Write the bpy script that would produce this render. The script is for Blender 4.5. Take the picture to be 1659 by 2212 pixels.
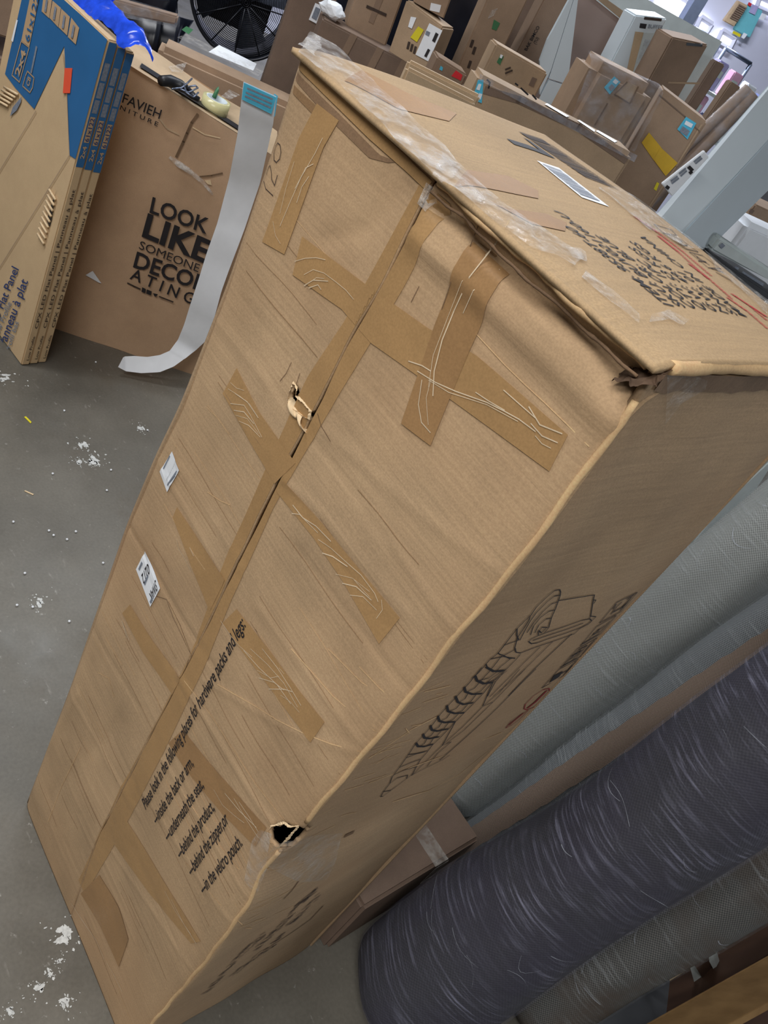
import bpy, bmesh, math, random
import numpy as np
from mathutils import Vector, Matrix, noise

# ------------------------------------------------------------------ scene, camera, light
for o in list(bpy.data.objects): bpy.data.objects.remove(o)
S = bpy.context.scene
COL = S.collection
RM = np.array([[0.5482830521863638, 0.7179979562516545, 0.4287943907084153],
               [0.6998964464260882, -0.11330935543401677, -0.7051992301822633],
               [-0.4577451899962336, 0.6867604566280515, -0.5646498173603589]])
CAM = np.array([.80539655, -.594874682, 1.82706118]); FPX = 1750.16
cd = bpy.data.cameras.new('camera'); cam = bpy.data.objects.new('camera', cd); COL.objects.link(cam)
cd.sensor_fit = 'VERTICAL'; cd.sensor_height = 24; cd.lens = FPX / 2212 * 24
cd.clip_start = .02; cd.clip_end = 100
cam.matrix_world = Matrix(((RM[0][0], -RM[1][0], -RM[2][0], CAM[0]), (RM[0][1], -RM[1][1], -RM[2][1], CAM[1]),
                           (RM[0][2], -RM[1][2], -RM[2][2], CAM[2]), (0, 0, 0, 1)))
S.camera = cam
w = bpy.data.worlds.new('world'); S.world = w; w.use_nodes = True
w.node_tree.nodes['Background'].inputs[0].default_value = (.80, .88, 1, 1)
w.node_tree.nodes['Background'].inputs[1].default_value = .3
S.view_settings.view_transform = 'Standard'; S.view_settings.look = 'None'; S.view_settings.gamma = 1
S.view_settings.use_curve_mapping = False; S.view_settings.exposure = 0.0

# room frame: the warehouse and its stacks run along NU / UU, the big carton stands turned a little
NN = np.array([.853, -.52, 0]); NN /= np.linalg.norm(NN)
UU = np.array([-NN[1], NN[0], 0])
def room(u, d, z): return UU * u + NN * (NN @ CAM - d) + np.array([0, 0, z])   # d = distance from the camera's row

def area(name, u, d, z, su, sd, power, col, rot=(0, 0, 0)):
    l = bpy.data.lights.new(name, 'AREA'); l.shape = 'RECTANGLE'; l.size = su; l.size_y = sd; l.energy = power; l.color = col
    o = bpy.data.objects.new(name, l); COL.objects.link(o); o.location = room(u, d, z)
    o.rotation_euler = (rot[0], rot[1], math.atan2(UU[1], UU[0]) + rot[2]); return o
# fluorescent rows under the warehouse roof
area('tube_lamp_row', -1.4, -.5, 3.7, 2.4, .5, 68, (1, .985, .96))
area('tube_lamp_row', -2.0, 2.2, 3.7, 2.4, .5, 84, (.97, .98, 1))
area('tube_lamp_row', .6, 4.2, 3.7, 2.4, .5, 52, (.90, .95, 1))
area('tube_lamp_row', 2.8, 7.6, 3.7, 2.4, .5, 330, (.86, .9, 1))
area('tube_lamp_row', -1.2, -2.0, 3.7, 2.4, .5, 70, (1, .985, .96))
o = area('added_side_light', 6.05, -1.2, 2.0, 2.6, 2.2, 48, (.86, .93, 1)); o.rotation_euler = Vector(-UU).to_track_quat('-Z', 'Y').to_euler()   # unseen light added at the right wall to brighten the carton's side

# ------------------------------------------------------------------ pixel helpers (photograph frame 1659 x 2212)
def ray(x, y): return RM.T @ np.array([(x - 829.5) / FPX, (y - 1106) / FPX, 1.])
def onp(x, y, p, n):
    d = ray(x, y); return CAM + d * (((np.array(p) - CAM) @ n) / (d @ n))
def onz(x, y, z=0.): return onp(x, y, (0, 0, z), np.array([0, 0, 1.]))
def ony(x, y, v=0.): return onp(x, y, (0, v, 0), np.array([0, 1., 0]))
def onx(x, y, v=0.): return onp(x, y, (v, 0, 0), np.array([1., 0, 0]))
def ond(x, y, d): return onp(x, y, NN * (NN @ CAM - d), NN)     # on an upright plane of the room, distance d

rng = np.random.default_rng(7); random.seed(7); noise.seed_set(7)

# ------------------------------------------------------------------ materials
def srgb(r, g, b):
    f = lambda c: ((c / 255 + .055) / 1.055) ** 2.4 if c > 10 else c / 255 / 12.92
    return (f(r), f(g), f(b), 1)
class NT:
    def __init__(s, name):
        s.m = bpy.data.materials.new(name); s.m.use_nodes = True; s.t = s.m.node_tree
        s.b = s.t.nodes['Principled BSDF']; s.out = s.t.nodes['Material Output']
    def n(s, typ, **kw):
        nd = s.t.nodes.new(typ)
        for k, v in kw.items():
            if k.startswith('i_'): nd.inputs[k[2:].replace('_', ' ')].default_value = v
            else: setattr(nd, k, v)
        return nd
    def l(s, a, b): s.t.links.new(a, b)
    def coord(s, kind='Object', scale=(1, 1, 1), rot=(0, 0, 0)):
        c = s.n('ShaderNodeTexCoord'); mp = s.n('ShaderNodeMapping')
        mp.inputs['Scale'].default_value = scale; mp.inputs['Rotation'].default_value = rot
        s.l(c.outputs[kind], mp.inputs[0]); return mp.outputs[0]
    def noise(s, co, scale, detail=4, rough=.55):
        nd = s.n('ShaderNodeTexNoise'); nd.inputs['Scale'].default_value = scale; nd.inputs['Detail'].default_value = detail
        nd.inputs['Roughness'].default_value = rough; s.l(co, nd.inputs['Vector']); return nd.outputs['Fac']
    def ramp(s, fac, stops):
        r = s.n('ShaderNodeValToRGB'); e = r.color_ramp.elements
        while len(e) < len(stops): e.new(.5)
        for i, (p, c) in enumerate(stops): e[i].position = p; e[i].color = c
        s.l(fac, r.inputs[0]); return r.outputs[0]
    def mix(s, fac, a, b, mode='MIX'):
        m = s.n('ShaderNodeMix', data_type='RGBA', blend_type=mode)
        for sock, v in ((m.inputs[0], fac), (m.inputs[6], a), (m.inputs[7], b)):
            if hasattr(v, 'links'): s.l(v, sock)
            else: sock.default_value = v
        return m.outputs[2]
    def bump(s, h, strength, dist, prev=None):
        b = s.n('ShaderNodeBump'); b.inputs['Strength'].default_value = strength; b.inputs['Distance'].default_value = dist
        s.l(h, b.inputs['Height'])
        if prev: s.l(prev, b.inputs['Normal'])
        return b.outputs[0]

def cardboard(name, col, streak=(1, 1, 1), var=.13, rough=.82, warm=None, fine=1., flutes=None):
    """kraft board: blotches, fibre streaks along the flutes, speckle"""
    t = NT(name); co = t.coord('Object'); cs = t.coord('Object', streak)
    c = np.array(srgb(*col)[:3]); dk = tuple(c * (1 - var)) + (1,); lt = tuple(np.minimum(c * (1 + var), 1)) + (1,)
    a = t.ramp(t.noise(co, 5, 5), [(.32, dk), (.68, lt)])
    st = t.noise(cs, 30, 3); a = t.mix(.28 * fine, a, t.ramp(st, [(.35, (.42, .42, .42, 1)), (.65, (.60, .59, .57, 1))]), 'OVERLAY')
    sp = t.noise(co, 420, 2); a = t.mix(.22 * fine, a, t.ramp(sp, [(.35, (.3, .3, .3, 1)), (.65, (.7, .7, .7, 1))]), 'OVERLAY')
    if warm:
        wm = t.ramp(t.noise(co, 2.3, 3), [(.45, (0, 0, 0, 1)), (.7, (1, 1, 1, 1))])
        wc = t.n('ShaderNodeMath', operation='MULTIPLY'); t.l(wm, wc.inputs[0]); wc.inputs[1].default_value = .45
        a = t.mix(wc.outputs[0], a, srgb(*warm))
    t.l(a, t.b.inputs['Base Color']); t.b.inputs['Roughness'].default_value = rough
    t.b.inputs['Specular IOR Level'].default_value = .3
    n = t.bump(sp, .12, .0015); n = t.bump(st, .25, .0012, n)
    if flutes:
        wv = t.n('ShaderNodeTexWave', bands_direction=flutes); t.l(co, wv.inputs[0]); wv.inputs['Scale'].default_value = 36
        wv.inputs['Distortion'].default_value = .6; wv.inputs['Detail'].default_value = 1
        n = t.bump(wv.outputs['Fac'], .05, .001, n)
    t.l(n, t.b.inputs['Normal']); return t.m
def plain(name, col, rough=.6, metal=0, var=.06, scale=20, spec=.5, emit=0):
    t = NT(name); co = t.coord('Object'); c = np.array(srgb(*col)[:3])
    a = t.ramp(t.noise(co, scale, 3), [(.3, tuple(c * (1 - var)) + (1,)), (.7, tuple(np.minimum(c * (1 + var), 1)) + (1,))])
    t.l(a, t.b.inputs['Base Color']); t.b.inputs['Roughness'].default_value = rough; t.b.inputs['Metallic'].default_value = metal
    t.b.inputs['Specular IOR Level'].default_value = spec
    if emit: t.l(a, t.b.inputs['Emission Color']); t.b.inputs['Emission Strength'].default_value = emit
    return t.m
def film(name, fac=.3, col=(225, 228, 235), rough=.14, scale=(8, 8, 8), amp=.6, streak=None):
    """clear crumpled plastic film"""
    t = NT(name); co = t.coord('Object', scale)
    h = t.noise(co, 3, 6, .6); n = t.bump(h, amp, .02)
    t.b.inputs['Base Color'].default_value = srgb(*col); t.b.inputs['Roughness'].default_value = rough
    t.l(n, t.b.inputs['Normal'])
    tr = t.n('ShaderNodeBsdfTransparent'); mx = t.n('ShaderNodeMixShader')
    f = t.ramp(h, [(.42, (fac * .35,) * 3 + (1,)), (.68, (min(1, fac * 2.2),) * 3 + (1,))])
    t.l(f, mx.inputs[0]); t.l(tr.outputs[0], mx.inputs[1]); t.l(t.b.outputs[0], mx.inputs[2])
    t.l(mx.outputs[0], t.out.inputs['Surface']); return t.m
def tapemat(name, col, rough=.32, streak=(1, 1, 1)):
    t = NT(name); co = t.coord('Object'); cs = t.coord('Object', streak); c = np.array(srgb(*col)[:3])
    a = t.ramp(t.noise(co, 7, 4), [(.3, tuple(c * .87) + (1,)), (.7, tuple(c * 1.1) + (1,))])
    t.b.inputs['Specular IOR Level'].default_value = .25
    sp = t.noise(co, 380, 2); a = t.mix(.15, a, t.ramp(sp, [(.35, (.3, .3, .3, 1)), (.65, (.7, .7, .7, 1))]), 'OVERLAY')
    t.l(a, t.b.inputs['Base Color']); t.b.inputs['Roughness'].default_value = rough
    h = t.noise(cs, 26, 4); t.l(t.bump(h, .35, .003), t.b.inputs['Normal']); return t.m

M = {}
M['kraft'] = cardboard('kraft_board', (186, 157, 123), (.25, 1, 7), var=.17, warm=(178, 140, 104), flutes='Z')
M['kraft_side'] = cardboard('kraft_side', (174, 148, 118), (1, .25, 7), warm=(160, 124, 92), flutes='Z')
M['kraft_top'] = cardboard('kraft_top', (186, 158, 122), (7, .22, 1), var=.08)
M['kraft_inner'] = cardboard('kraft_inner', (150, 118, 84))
M['worn'] = cardboard('worn_edge', (212, 178, 134), (3, 3, 1), var=.2)
M['grime'] = cardboard('grimy_board', (118, 94, 72), (2, 2, 2), var=.35)
M['cream'] = plain('torn_paper', (222, 196, 158), .85, var=.12, scale=60)
M['tape'] = tapemat('brown_tape', (176, 140, 96), .42)
M['tape_dk'] = tapemat('brown_tape_deep', (164, 128, 88), .42)
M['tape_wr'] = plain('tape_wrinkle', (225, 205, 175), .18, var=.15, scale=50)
M['tape_top'] = tapemat('brown_tape_top', (164, 122, 70), .6)
M['clear'] = film('clear_tape_film', .24, (240, 238, 234), .16, (11, 11, 11), .8)
M['clear2'] = film('clear_tape_thin', .16, (225, 220, 212), .2, (14, 14, 14), .5)
M['wrap'] = film('stretch_wrap', .13, (190, 196, 210), .16, (6, 6, 6), .7)
M['ink'] = plain('black_ink', (34, 30, 34), .7, var=.25)
M['ink_soft'] = plain('faded_ink', (66, 52, 44), .8, var=.25)
M['ink_blue'] = plain('blue_ink', (44, 62, 112), .7, var=.2)
M['red_ink'] = plain('red_ink', (196, 48, 52), .7, var=.2)
M['maroon'] = plain('dark_red_ink', (140, 32, 36), .7, var=.2)
M['paper'] = plain('white_paper', (240, 244, 250), .55, var=.03)
M['label_grey'] = plain('printed_grey', (128, 136, 150), .6, var=.2, scale=140)
M['cyan'] = plain('cyan_label', (84, 192, 226), .5)
M['green'] = plain('green_sticker', (64, 120, 80), .5)
M['yellow'] = plain('yellow_sticker', (226, 212, 40), .5)
M['yellow_tape'] = plain('yellow_tape', (206, 166, 40), .3, var=.15, scale=12)
M['red'] = plain('red_sticker', (214, 44, 56), .5)
M['orange'] = plain('orange_sticker', (240, 92, 62), .45)
M['blue_print'] = plain('blue_print', (44, 104, 158), .45, var=.08, scale=6)
M['blue_film'] = plain('blue_plastic', (40, 82, 226), .18, var=.3, scale=25)
M['white'] = plain('white_board', (212, 222, 228), .6, var=.03, scale=4)
M['offwhite'] = plain('off_white', (196, 205, 205), .6, var=.05)
M['black'] = plain('black_plastic', (30, 32, 38), .42, var=.2)
M['black_metal'] = plain('black_metal', (38, 40, 48), .35, .3, var=.2)
M['navy_void'] = plain('dark_bag_and_gap', (26, 30, 42), .3, var=.4, scale=8)
M['steel'] = plain('grey_steel', (120, 130, 150), .35, .8)

# ------------------------------------------------------------------ object helpers
def tag(o, label=None, cat=None, group=None, kind=None):
    if label: o['label'] = label
    if cat: o['category'] = cat
    if group: o['group'] = group
    if kind: o['kind'] = kind
    return o
def base_of(p):
    b = np.zeros(3)
    while p is not None: b = b + np.array(p.location); p = p.parent
    return b
def root(name, loc, label, cat, group=None):
    o = bpy.data.objects.new(name, None); o.empty_display_size = .05; COL.objects.link(o); o.location = loc
    return tag(o, label, cat, group)
def mk(name, v, f, mat, parent=None, smooth=False, kind=None, uv=None):
    """mesh from world-space vertices"""
    me = bpy.data.meshes.new(name); vv = np.asarray(v, float).reshape(-1, 3)
    vv = vv - base_of(parent); me.from_pydata([tuple(p) for p in vv], [], [tuple(int(i) for i in q) for q in f])
    if uv is not None:
        L = me.uv_layers.new(name='UVMap'); idx = np.empty(len(me.loops), int); me.loops.foreach_get('vertex_index', idx)
        L.data.foreach_set('uv', np.asarray(uv, float)[idx].ravel())
    me.materials.append(mat)
    if smooth: me.polygons.foreach_set('use_smooth', [True] * len(me.polygons))
    me.update(); o = bpy.data.objects.new(name, me); COL.objects.link(o); o.parent = parent
    if kind: o['kind'] = kind
    return o
class MB:
    def __init__(s): s.v = []; s.f = []
    def add(s, v, f):
        n = len(s.v); s.v += [tuple(p) for p in v]; s.f += [tuple(i + n for i in q) for q in f]; return s
    def quadprism(s, q, off):        # q: 4 points, extruded by off
        q = [np.array(p, float) for p in q]; b = [p + np.array(off) for p in q]
        return s.add(q + b, [(0, 1, 2, 3), (7, 6, 5, 4), (0, 4, 5, 1), (1, 5, 6, 2), (2, 6, 7, 3), (3, 7, 4, 0)])
    def box(s, c, ax, ay, az):       # centre and three half axes
        c = np.array(c, float); q = [c + sx * np.array(ax) + sy * np.array(ay) - np.array(az) for sx, sy in ((-1, -1), (1, -1), (1, 1), (-1, 1))]
        return s.quadprism(q, 2 * np.array(az))
    def tube(s, pts, r, n=8, closed=False):
        pts = [np.array(p, float) for p in pts]; rs = r if hasattr(r, '__len__') else [r] * len(pts); rings = []
        up = np.array([.13, .21, .97])
        for i, p in enumerate(pts):
            a = pts[max(i - 1, 0)]; b = pts[min(i + 1, len(pts) - 1)]; t = b - a; t = t / (np.linalg.norm(t) + 1e-9)
            x = np.cross(up, t)
            if np.linalg.norm(x) < .05: x = np.cross([1, 0, 0], t)
            x /= np.linalg.norm(x); y = np.cross(t, x)
            rings += [p + rs[i] * (math.cos(k * 2 * math.pi / n) * x + math.sin(k * 2 * math.pi / n) * y) for k in range(n)]
        f = [(i * n + k, i * n + (k + 1) % n, (i + 1) * n + (k + 1) % n, (i + 1) * n + k) for i in range(len(pts) - 1) for k in range(n)]
        f += [tuple(range(n))[::-1], tuple((len(pts) - 1) * n + k for k in range(n))]
        return s.add(rings, f)
    def build(s, name, mat, parent=None, smooth=False, bev=0, kind=None, seg=2):
        o = mk(name, s.v, s.f, mat, parent, smooth, kind)
        if bev:
            bm = bmesh.new(); bm.from_mesh(o.data); bmesh.ops.recalc_face_normals(bm, faces=bm.faces)
            bmesh.ops.bevel(bm, geom=list(bm.edges), offset=bev, segments=seg, affect='EDGES', clamp_overlap=True)
            bm.to_mesh(o.data); bm.free()
        else:
            bm = bmesh.new(); bm.from_mesh(o.data); bmesh.ops.recalc_face_normals(bm, faces=bm.faces); bm.to_mesh(o.data); bm.free()
        return o
def gridmesh(P):
    """P: (rows, cols, 3) -> verts, faces"""
    r, c = P.shape[:2]; f = [(i * c + j, i * c + j + 1, (i + 1) * c + j + 1, (i + 1) * c + j) for i in range(r - 1) for j in range(c - 1)]
    return P.reshape(-1, 3), f
_tc = {}
def textgeo(s, bold=0.):
    k = (s, bold)
    if k not in _tc:
        cu = bpy.data.curves.new('t', 'FONT'); cu.body = s; cu.size = 1; cu.offset = bold; cu.resolution_u = 3
        ob = bpy.data.objects.new('t', cu); me = ob.to_mesh()
        v = np.array([tuple(x.co)[:2] for x in me.vertices]); f = [tuple(p.vertices) for p in me.polygons]
        ob.to_mesh_clear(); bpy.data.objects.remove(ob); bpy.data.curves.remove(cu); _tc[k] = (v, f)
    return _tc[k]
CAP = .70
def text_on(name, s, a, b, up, fn, mat, parent, bold=.0, natural=None):
    """text from a to b (face coordinates), cap-height vector up; fn maps face coordinates to the surface"""
    v, f = textgeo(s, bold); x0, x1 = v[:, 0].min(), v[:, 0].max(); a = np.array(a, float); b = np.array(b, float); up = np.array(up, float)
    if natural is not None: d = (b - a) / np.linalg.norm(b - a) * natural; P = a + np.outer(v[:, 0] - x0, d) + np.outer(v[:, 1] / CAP, up)
    else: P = a + np.outer((v[:, 0] - x0) / (x1 - x0), b - a) + np.outer(v[:, 1] / CAP, up)
    return mk(name, fn(P), f, mat, parent)
def strokes_on(name, lines, width, fn, mat, parent, kind=None, lift=0):
    """ink lines: flat ribbons on a face"""
    V = []; F = []
    for L in lines:
        wd = width
        if isinstance(L, tuple): L, wd = L
        L = np.array(L, float)
        for i in range(len(L) - 1):
            a, b = L[i], L[i + 1]; d = b - a; n = np.linalg.norm(d)
            if n < 1e-6: continue
            d /= n; q = np.array([-d[1], d[0]]) * wd / 2; e = d * wd * .3
            k = len(V); V += [a - e - q, b + e - q, b + e + q, a - e + q]; F.append((k, k + 1, k + 2, k + 3))
    return mk(name, fn(np.array(V)), F, mat, parent, kind=kind)

# ------------------------------------------------------------------ the room
t = NT('concrete_floor'); co = t.coord('Object')
a = t.ramp(t.noise(co, 1.6, 6, .6), [(.3, srgb(84, 81, 74)), (.7, srgb(122, 118, 109))])
pt = t.ramp(t.noise(co, 2.7, 7, .7), [(.57, (0, 0, 0, 1)), (.72, (1, 1, 1, 1))]); a = t.mix(t.mix(1, pt, (.45, .45, .45, 1), 'MULTIPLY'), a, srgb(98, 88, 74))
sc = t.n('ShaderNodeTexNoise'); t.l(t.coord('Object', (1, 3.5, 1), (0, 0, .6)), sc.inputs['Vector']); sc.inputs['Scale'].default_value = 16; sc.inputs['Detail'].default_value = 8
a = t.mix(t.ramp(sc.outputs['Fac'], [(.66, (0, 0, 0, 1)), (.78, (.35, .35, .35, 1))]), a, srgb(176, 172, 166))
sp2 = t.noise(co, 34, 6, .7); a = t.mix(t.ramp(sp2, [(.63, (0, 0, 0, 1)), (.72, (.6, .6, .6, 1))]), a, srgb(186, 184, 178))
fn_ = t.noise(co, 120, 3); a = t.mix(.3, a, t.ramp(fn_, [(.3, (.35, .35, .35, 1)), (.7, (.65, .65, .65, 1))]), 'OVERLAY')
t.l(a, t.b.inputs['Base Color'])
rr = t.ramp(t.noise(co, 6, 5), [(.3, (.30, .30, .30, 1)), (.7, (.52, .52, .52, 1))]); t.l(rr, t.b.inputs['Roughness'])
t.l(t.bump(sp2, .15, .002), t.b.inputs['Normal']); M['floor'] = t.m
def slab(name, u0, u1, d0, d1, z0, z1, mat):
    q = [room(u0, d0, z0), room(u1, d0, z0), room(u1, d1, z0), room(u0, d1, z0)]
    return tag(MB().quadprism(q, (0, 0, z1 - z0)).build(name, mat), kind='structure')
M['wall'] = plain('painted_wall', (206, 208, 226), .8, var=.04, scale=2)
M['ceiling'] = plain('roof_lining', (92, 94, 98), .8)
M['dark_wall'] = plain('block_wall', (58, 57, 56), .85, var=.12, scale=4)
slab('floor', -4, 6.2, -3.2, 10, -.1, 0, M['floor'])
slab('wall_back', -4, 6.2, 10, 10.1, 0, 4.2, M['wall'])
slab('wall_left', -4.1, -4, -3.2, 10, 0, 4.2, M['dark_wall'])
slab('wall_right', 6.2, 6.3, -3.2, 10, 0, 4.2, M['dark_wall'])
slab('added_glow_panel', 6.17, 6.2, -2.6, .2, .8, 3.2, plain('added_glow', (240, 246, 255), .6, emit=1.5))  # unseen glowing panel added to go with the side light
slab('wall_front', -4, 6.2, -3.3, -3.2, 0, 4.2, M['dark_wall'])
slab('ceiling', -4, 6.2, -3.2, 10, 4.2, 4.3, M['ceiling'])

# ------------------------------------------------------------------ the tall sofa carton
H = 1.65; W = .5594; D = .4557
hero = root('sofa_carton', (.28, .228, 0), 'tall worn kraft sofa carton standing on end with brown tape and printed sofa drawing', 'carton')
def interp_px(pts):
    q = np.array([ony(x, y)[[0, 2]] for x, y in pts]); q = q[np.argsort(q[:, 1])]; zs = np.linspace(-.2, 1.8, 401); xsm = np.interp(zs, q[:, 1], q[:, 0]); k_ = np.hanning(17); k_ /= k_.sum(); xsm[8:-8] = np.convolve(xsm, k_, 'valid'); return lambda z: np.interp(z, zs, xsm)
xl = interp_px([(645, 118), (590, 300), (490, 600), (385, 870), (330, 985), (270, 1130), (150, 1480), (56, 1730)])
xr = interp_px([(1425, 800), (1365, 885), (1290, 985), (1200, 1110), (1080, 1270), (990, 1370), (870, 1530), (770, 1650), (660, 1780), (600, 1845), (567, 1880), (530, 1965), (440, 2085), (330, 2212)])
xs = interp_px([(940, 385), (905, 455), (820, 625), (755, 735), (700, 850), (662, 922), (600, 1040), (560, 1120), (500, 1245), (460, 1330), (390, 1465), (325, 1590), (240, 1755), (215, 1800), (150, 1985)])
F2 = lambda pts: np.array([ony(x, y)[[0, 2]] for x, y in pts])       # photo point -> front face (x, z)
S2 = lambda pts: np.array([onx(x, y, W)[[1, 2]] for x, y in pts])    # -> right side face (y, z)
T2 = lambda pts: np.array([onz(x, y, H)[:2] for x, y in pts])        # -> top face (x, y)
def segdist(X, Z, L):
    d = np.full(X.shape, 9.)
    for a, b in zip(L[:-1], L[1:]):
        ab = b - a; tt = np.clip(((X - a[0]) * ab[0] + (Z - a[1]) * ab[1]) / (ab @ ab + 1e-12), 0, 1)
        d = np.minimum(d, np.hypot(X - a[0] - tt * ab[0], Z - a[1] - tt * ab[1]))
    return d
CREASE = [(F2([(388, 1462), (470, 1590), (560, 1740), (597, 1790)]), .0030, .0055), (F2([(440, 1470), (500, 1500), (600, 1560), (660, 1590), (770, 1625)]), .0022, .005),
          (F2([(273, 1135), (345, 1260), (400, 1350), (462, 1440)]), -.0030, .005), (F2([(330, 985), (420, 1140), (490, 1255)]), .0018, .005),
          (F2([(380, 1000), (460, 1130), (530, 1240)]), .0015, .005), (F2([(150, 1490), (240, 1660), (300, 1765)]), .0018, .006), (F2([(200, 1360), (300, 1530)]), -.002, .005),
          (F2([(470, 830), (585, 990)]), .0015, .004), (F2([(420, 640), (580, 830)]), .0015, .005), (F2([(850, 1180), (985, 1370)]), .0022, .006), (F2([(610, 1035), (700, 1110), (880, 1330)]), .0022, .005),
          (F2([(700, 930), (860, 1070), (1090, 1250)]), .0018, .006), (F2([(640, 1180), (880, 1490)]), -.002, .006), (F2([(560, 1310), (790, 1620)]), .002, .006), (F2([(350, 1640), (480, 1850), (545, 1960)]), .0022, .005),
          (F2([(300, 1700), (430, 1900), (520, 2030)]), .0018, .005), (F2([(240, 1840), (440, 2140)]), .0018, .005), (F2([(870, 400), (800, 490), (700, 520)]), -.003, .012), (F2([(990, 620), (1180, 800), (1330, 900)]), -.0035, .02),
          (F2([(1150, 690), (1290, 830), (1370, 890)]), .005, .013), (F2([(880, 340), (760, 235), (680, 165)]), -.003, .008), (F2([(80, 1650), (170, 1500)]), .003, .012), (F2([(110, 1720), (260, 1560)]), -.003, .02)]
for k in range(26):   # shallow flute creases running across the board
    z0 = rng.uniform(.05, 1.5); x0 = rng.uniform(0, .4); CREASE.append((np.array([[x0, z0], [x0 + rng.uniform(.08, .3), z0 + rng.normal() * .006]]), rng.choice([-1, 1]) * rng.uniform(.0006, .0014), rng.uniform(.003, .005)))
GROOVE = F2([(925, 425), (1072, 570), (1168, 657), (1274, 734), (1400, 850)])
def fy(X, Z):
    """how far the front face stands out (towards -y)"""
    h = np.zeros(X.shape)
    for L, am, sg in CREASE: h += .55 * am * np.exp(-(segdist(X, Z, L) / sg) ** 2)
    h += .003 * np.sin(X * 9.3 + 1) * np.sin(Z * 4.1 + .5) + .0006 * np.sin(X * 31 + Z * 9) * np.sin(Z * 23)
    m = (X > .265)
    dg = segdist(X, Z, GROOVE); h -= np.where(m, .011 * np.exp(-(dg / .007) ** 2), 0)
    h += np.where(m & (Z > 1.56), .006 * np.exp(-((Z - 1.585) / .014) ** 2), 0)
    h -= .016 * np.clip((np.hypot((X - .56) / .07, (Z - 1.64) / .05) < 1) * (1 - np.hypot((X - .56) / .07, (Z - 1.64) / .05)), 0, 1)
    # soft edges
    e = np.minimum(X - xl(Z), xr(Z) - X); h -= .008 * np.exp(-np.clip(e, 0, 1) / .008)
    return h
def fsurf(Q, off=.0):
    Q = np.asarray(Q, float); X, Z = Q[..., 0], Q[..., 1]; return np.stack([X, -fy(X, Z) - off, Z], -1)
def FS(off): return lambda Q: fsurf(Q, off)
def sx(Y, Z):
    b = np.clip(Y / D, 0, 1); e = np.exp(-np.clip(Y, 0, 1) / .01) + np.exp(-np.clip(D - Y, 0, 1) / .012)
    h = .005 * np.sin(Y * 11 + 1) * np.sin(Z * 3.7) + .0012 * np.sin(Y * 37 + Z * 17) - .005 * e
    return xr(Z) * (1 - b) + W * b + h
def ssurf(Q, off=0.):
    Q = np.asarray(Q, float); Y, Z = Q[..., 0], Q[..., 1]; return np.stack([sx(Y, Z) + off, Y, Z], -1)
def SS(off): return lambda Q: ssurf(Q, off)
def tz(X, Y): return H + .003 * np.sin(X * 12 + 2) * np.sin(Y * 10) - .004 * np.exp(-np.clip(Y, 0, 1) / .01)
def tsurf(Q, off=0.):
    Q = np.asarray(Q, float); X, Y = Q[..., 0], Q[..., 1]; return np.stack([X, Y, tz(X, Y) + off], -1)
def TS(off): return lambda Q: tsurf(Q, off)
def inside(Q, poly):
    x, y = Q[..., 0], Q[..., 1]; r = np.zeros(x.shape, bool); n = len(poly)
    for i in range(n):
        a, b = poly[i], poly[(i + 1) % n]
        c = ((a[1] > y) != (b[1] > y)) & (x < (b[0] - a[0]) * (y - a[1]) / (b[1] - a[1] + 1e-12) + a[0]); r ^= c
    return r
HOLE1 = F2([(636, 826), (645, 842), (641, 856), (656, 868), (672, 886), (668, 905), (650, 893), (624, 872), (629, 848)])
HOLE2 = F2([(583, 1793), (591, 1783), (617, 1778), (628, 1787), (640, 1785), (646, 1794), (640, 1806), (630, 1815), (617, 1828), (598, 1833), (586, 1815)])
def solid(o, th, off=-1):
    m = o.modifiers.new('thickness', 'SOLIDIFY'); m.thickness = th; m.offset = off
def flap(name, xa, xb, ztop, ztop_fn=None):
    rows, cols = 290, 52; ts = np.linspace(0, 1, rows)[:, None]; ss = np.linspace(0, 1, cols)[None, :]
    Z = ts * ztop + ss * 0; X = xa(Z) * (1 - ss) + xb(Z) * ss
    if ztop_fn is not None: Z = ts * ztop_fn(X); X = xa(Z) * (1 - ss) + xb(Z) * ss
    Q = np.stack([X, Z], -1)
    for hl in (HOLE1, HOLE2):   # pull nearby points on to the torn outline
        Lp = np.vstack([hl, hl[:1]])
        for a, b in zip(Lp[:-1], Lp[1:]):
            ab = b - a; t_ = np.clip(((Q - a) @ ab) / (ab @ ab), 0, 1); pr_ = a + t_[..., None] * ab; dd = np.linalg.norm(Q - pr_, axis=-1)
            m = dd < .0028; Q[m] = pr_[m]
    P = fsurf(Q); v, f = gridmesh(P); cen = np.array([Q.reshape(-1, 2)[list(q)].mean(0) for q in f])
    keep = ~(inside(cen, HOLE1) | inside(cen, HOLE2)); f = [q for q, k in zip(f, keep) if k]
    o = mk(name, v, f, M['kraft'], hero, True); solid(o, .006); return o
seamgap = lambda z: .0010 + .0022 * np.exp(-((z - 1.20) / .16) ** 2) + .0012 * np.exp(-((z - 1.62) / .05) ** 2) + .0008 * np.sin(z * 31) ** 2
flap('front_flap', xl, lambda z: xs(z) - seamgap(z), 1.645)
flap('front_flap', lambda z: xs(z) + seamgap(z), xr, 1.640, lambda X: 1.634 + .008 * np.sin((X - .26) / .3 * 3.1))
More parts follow.
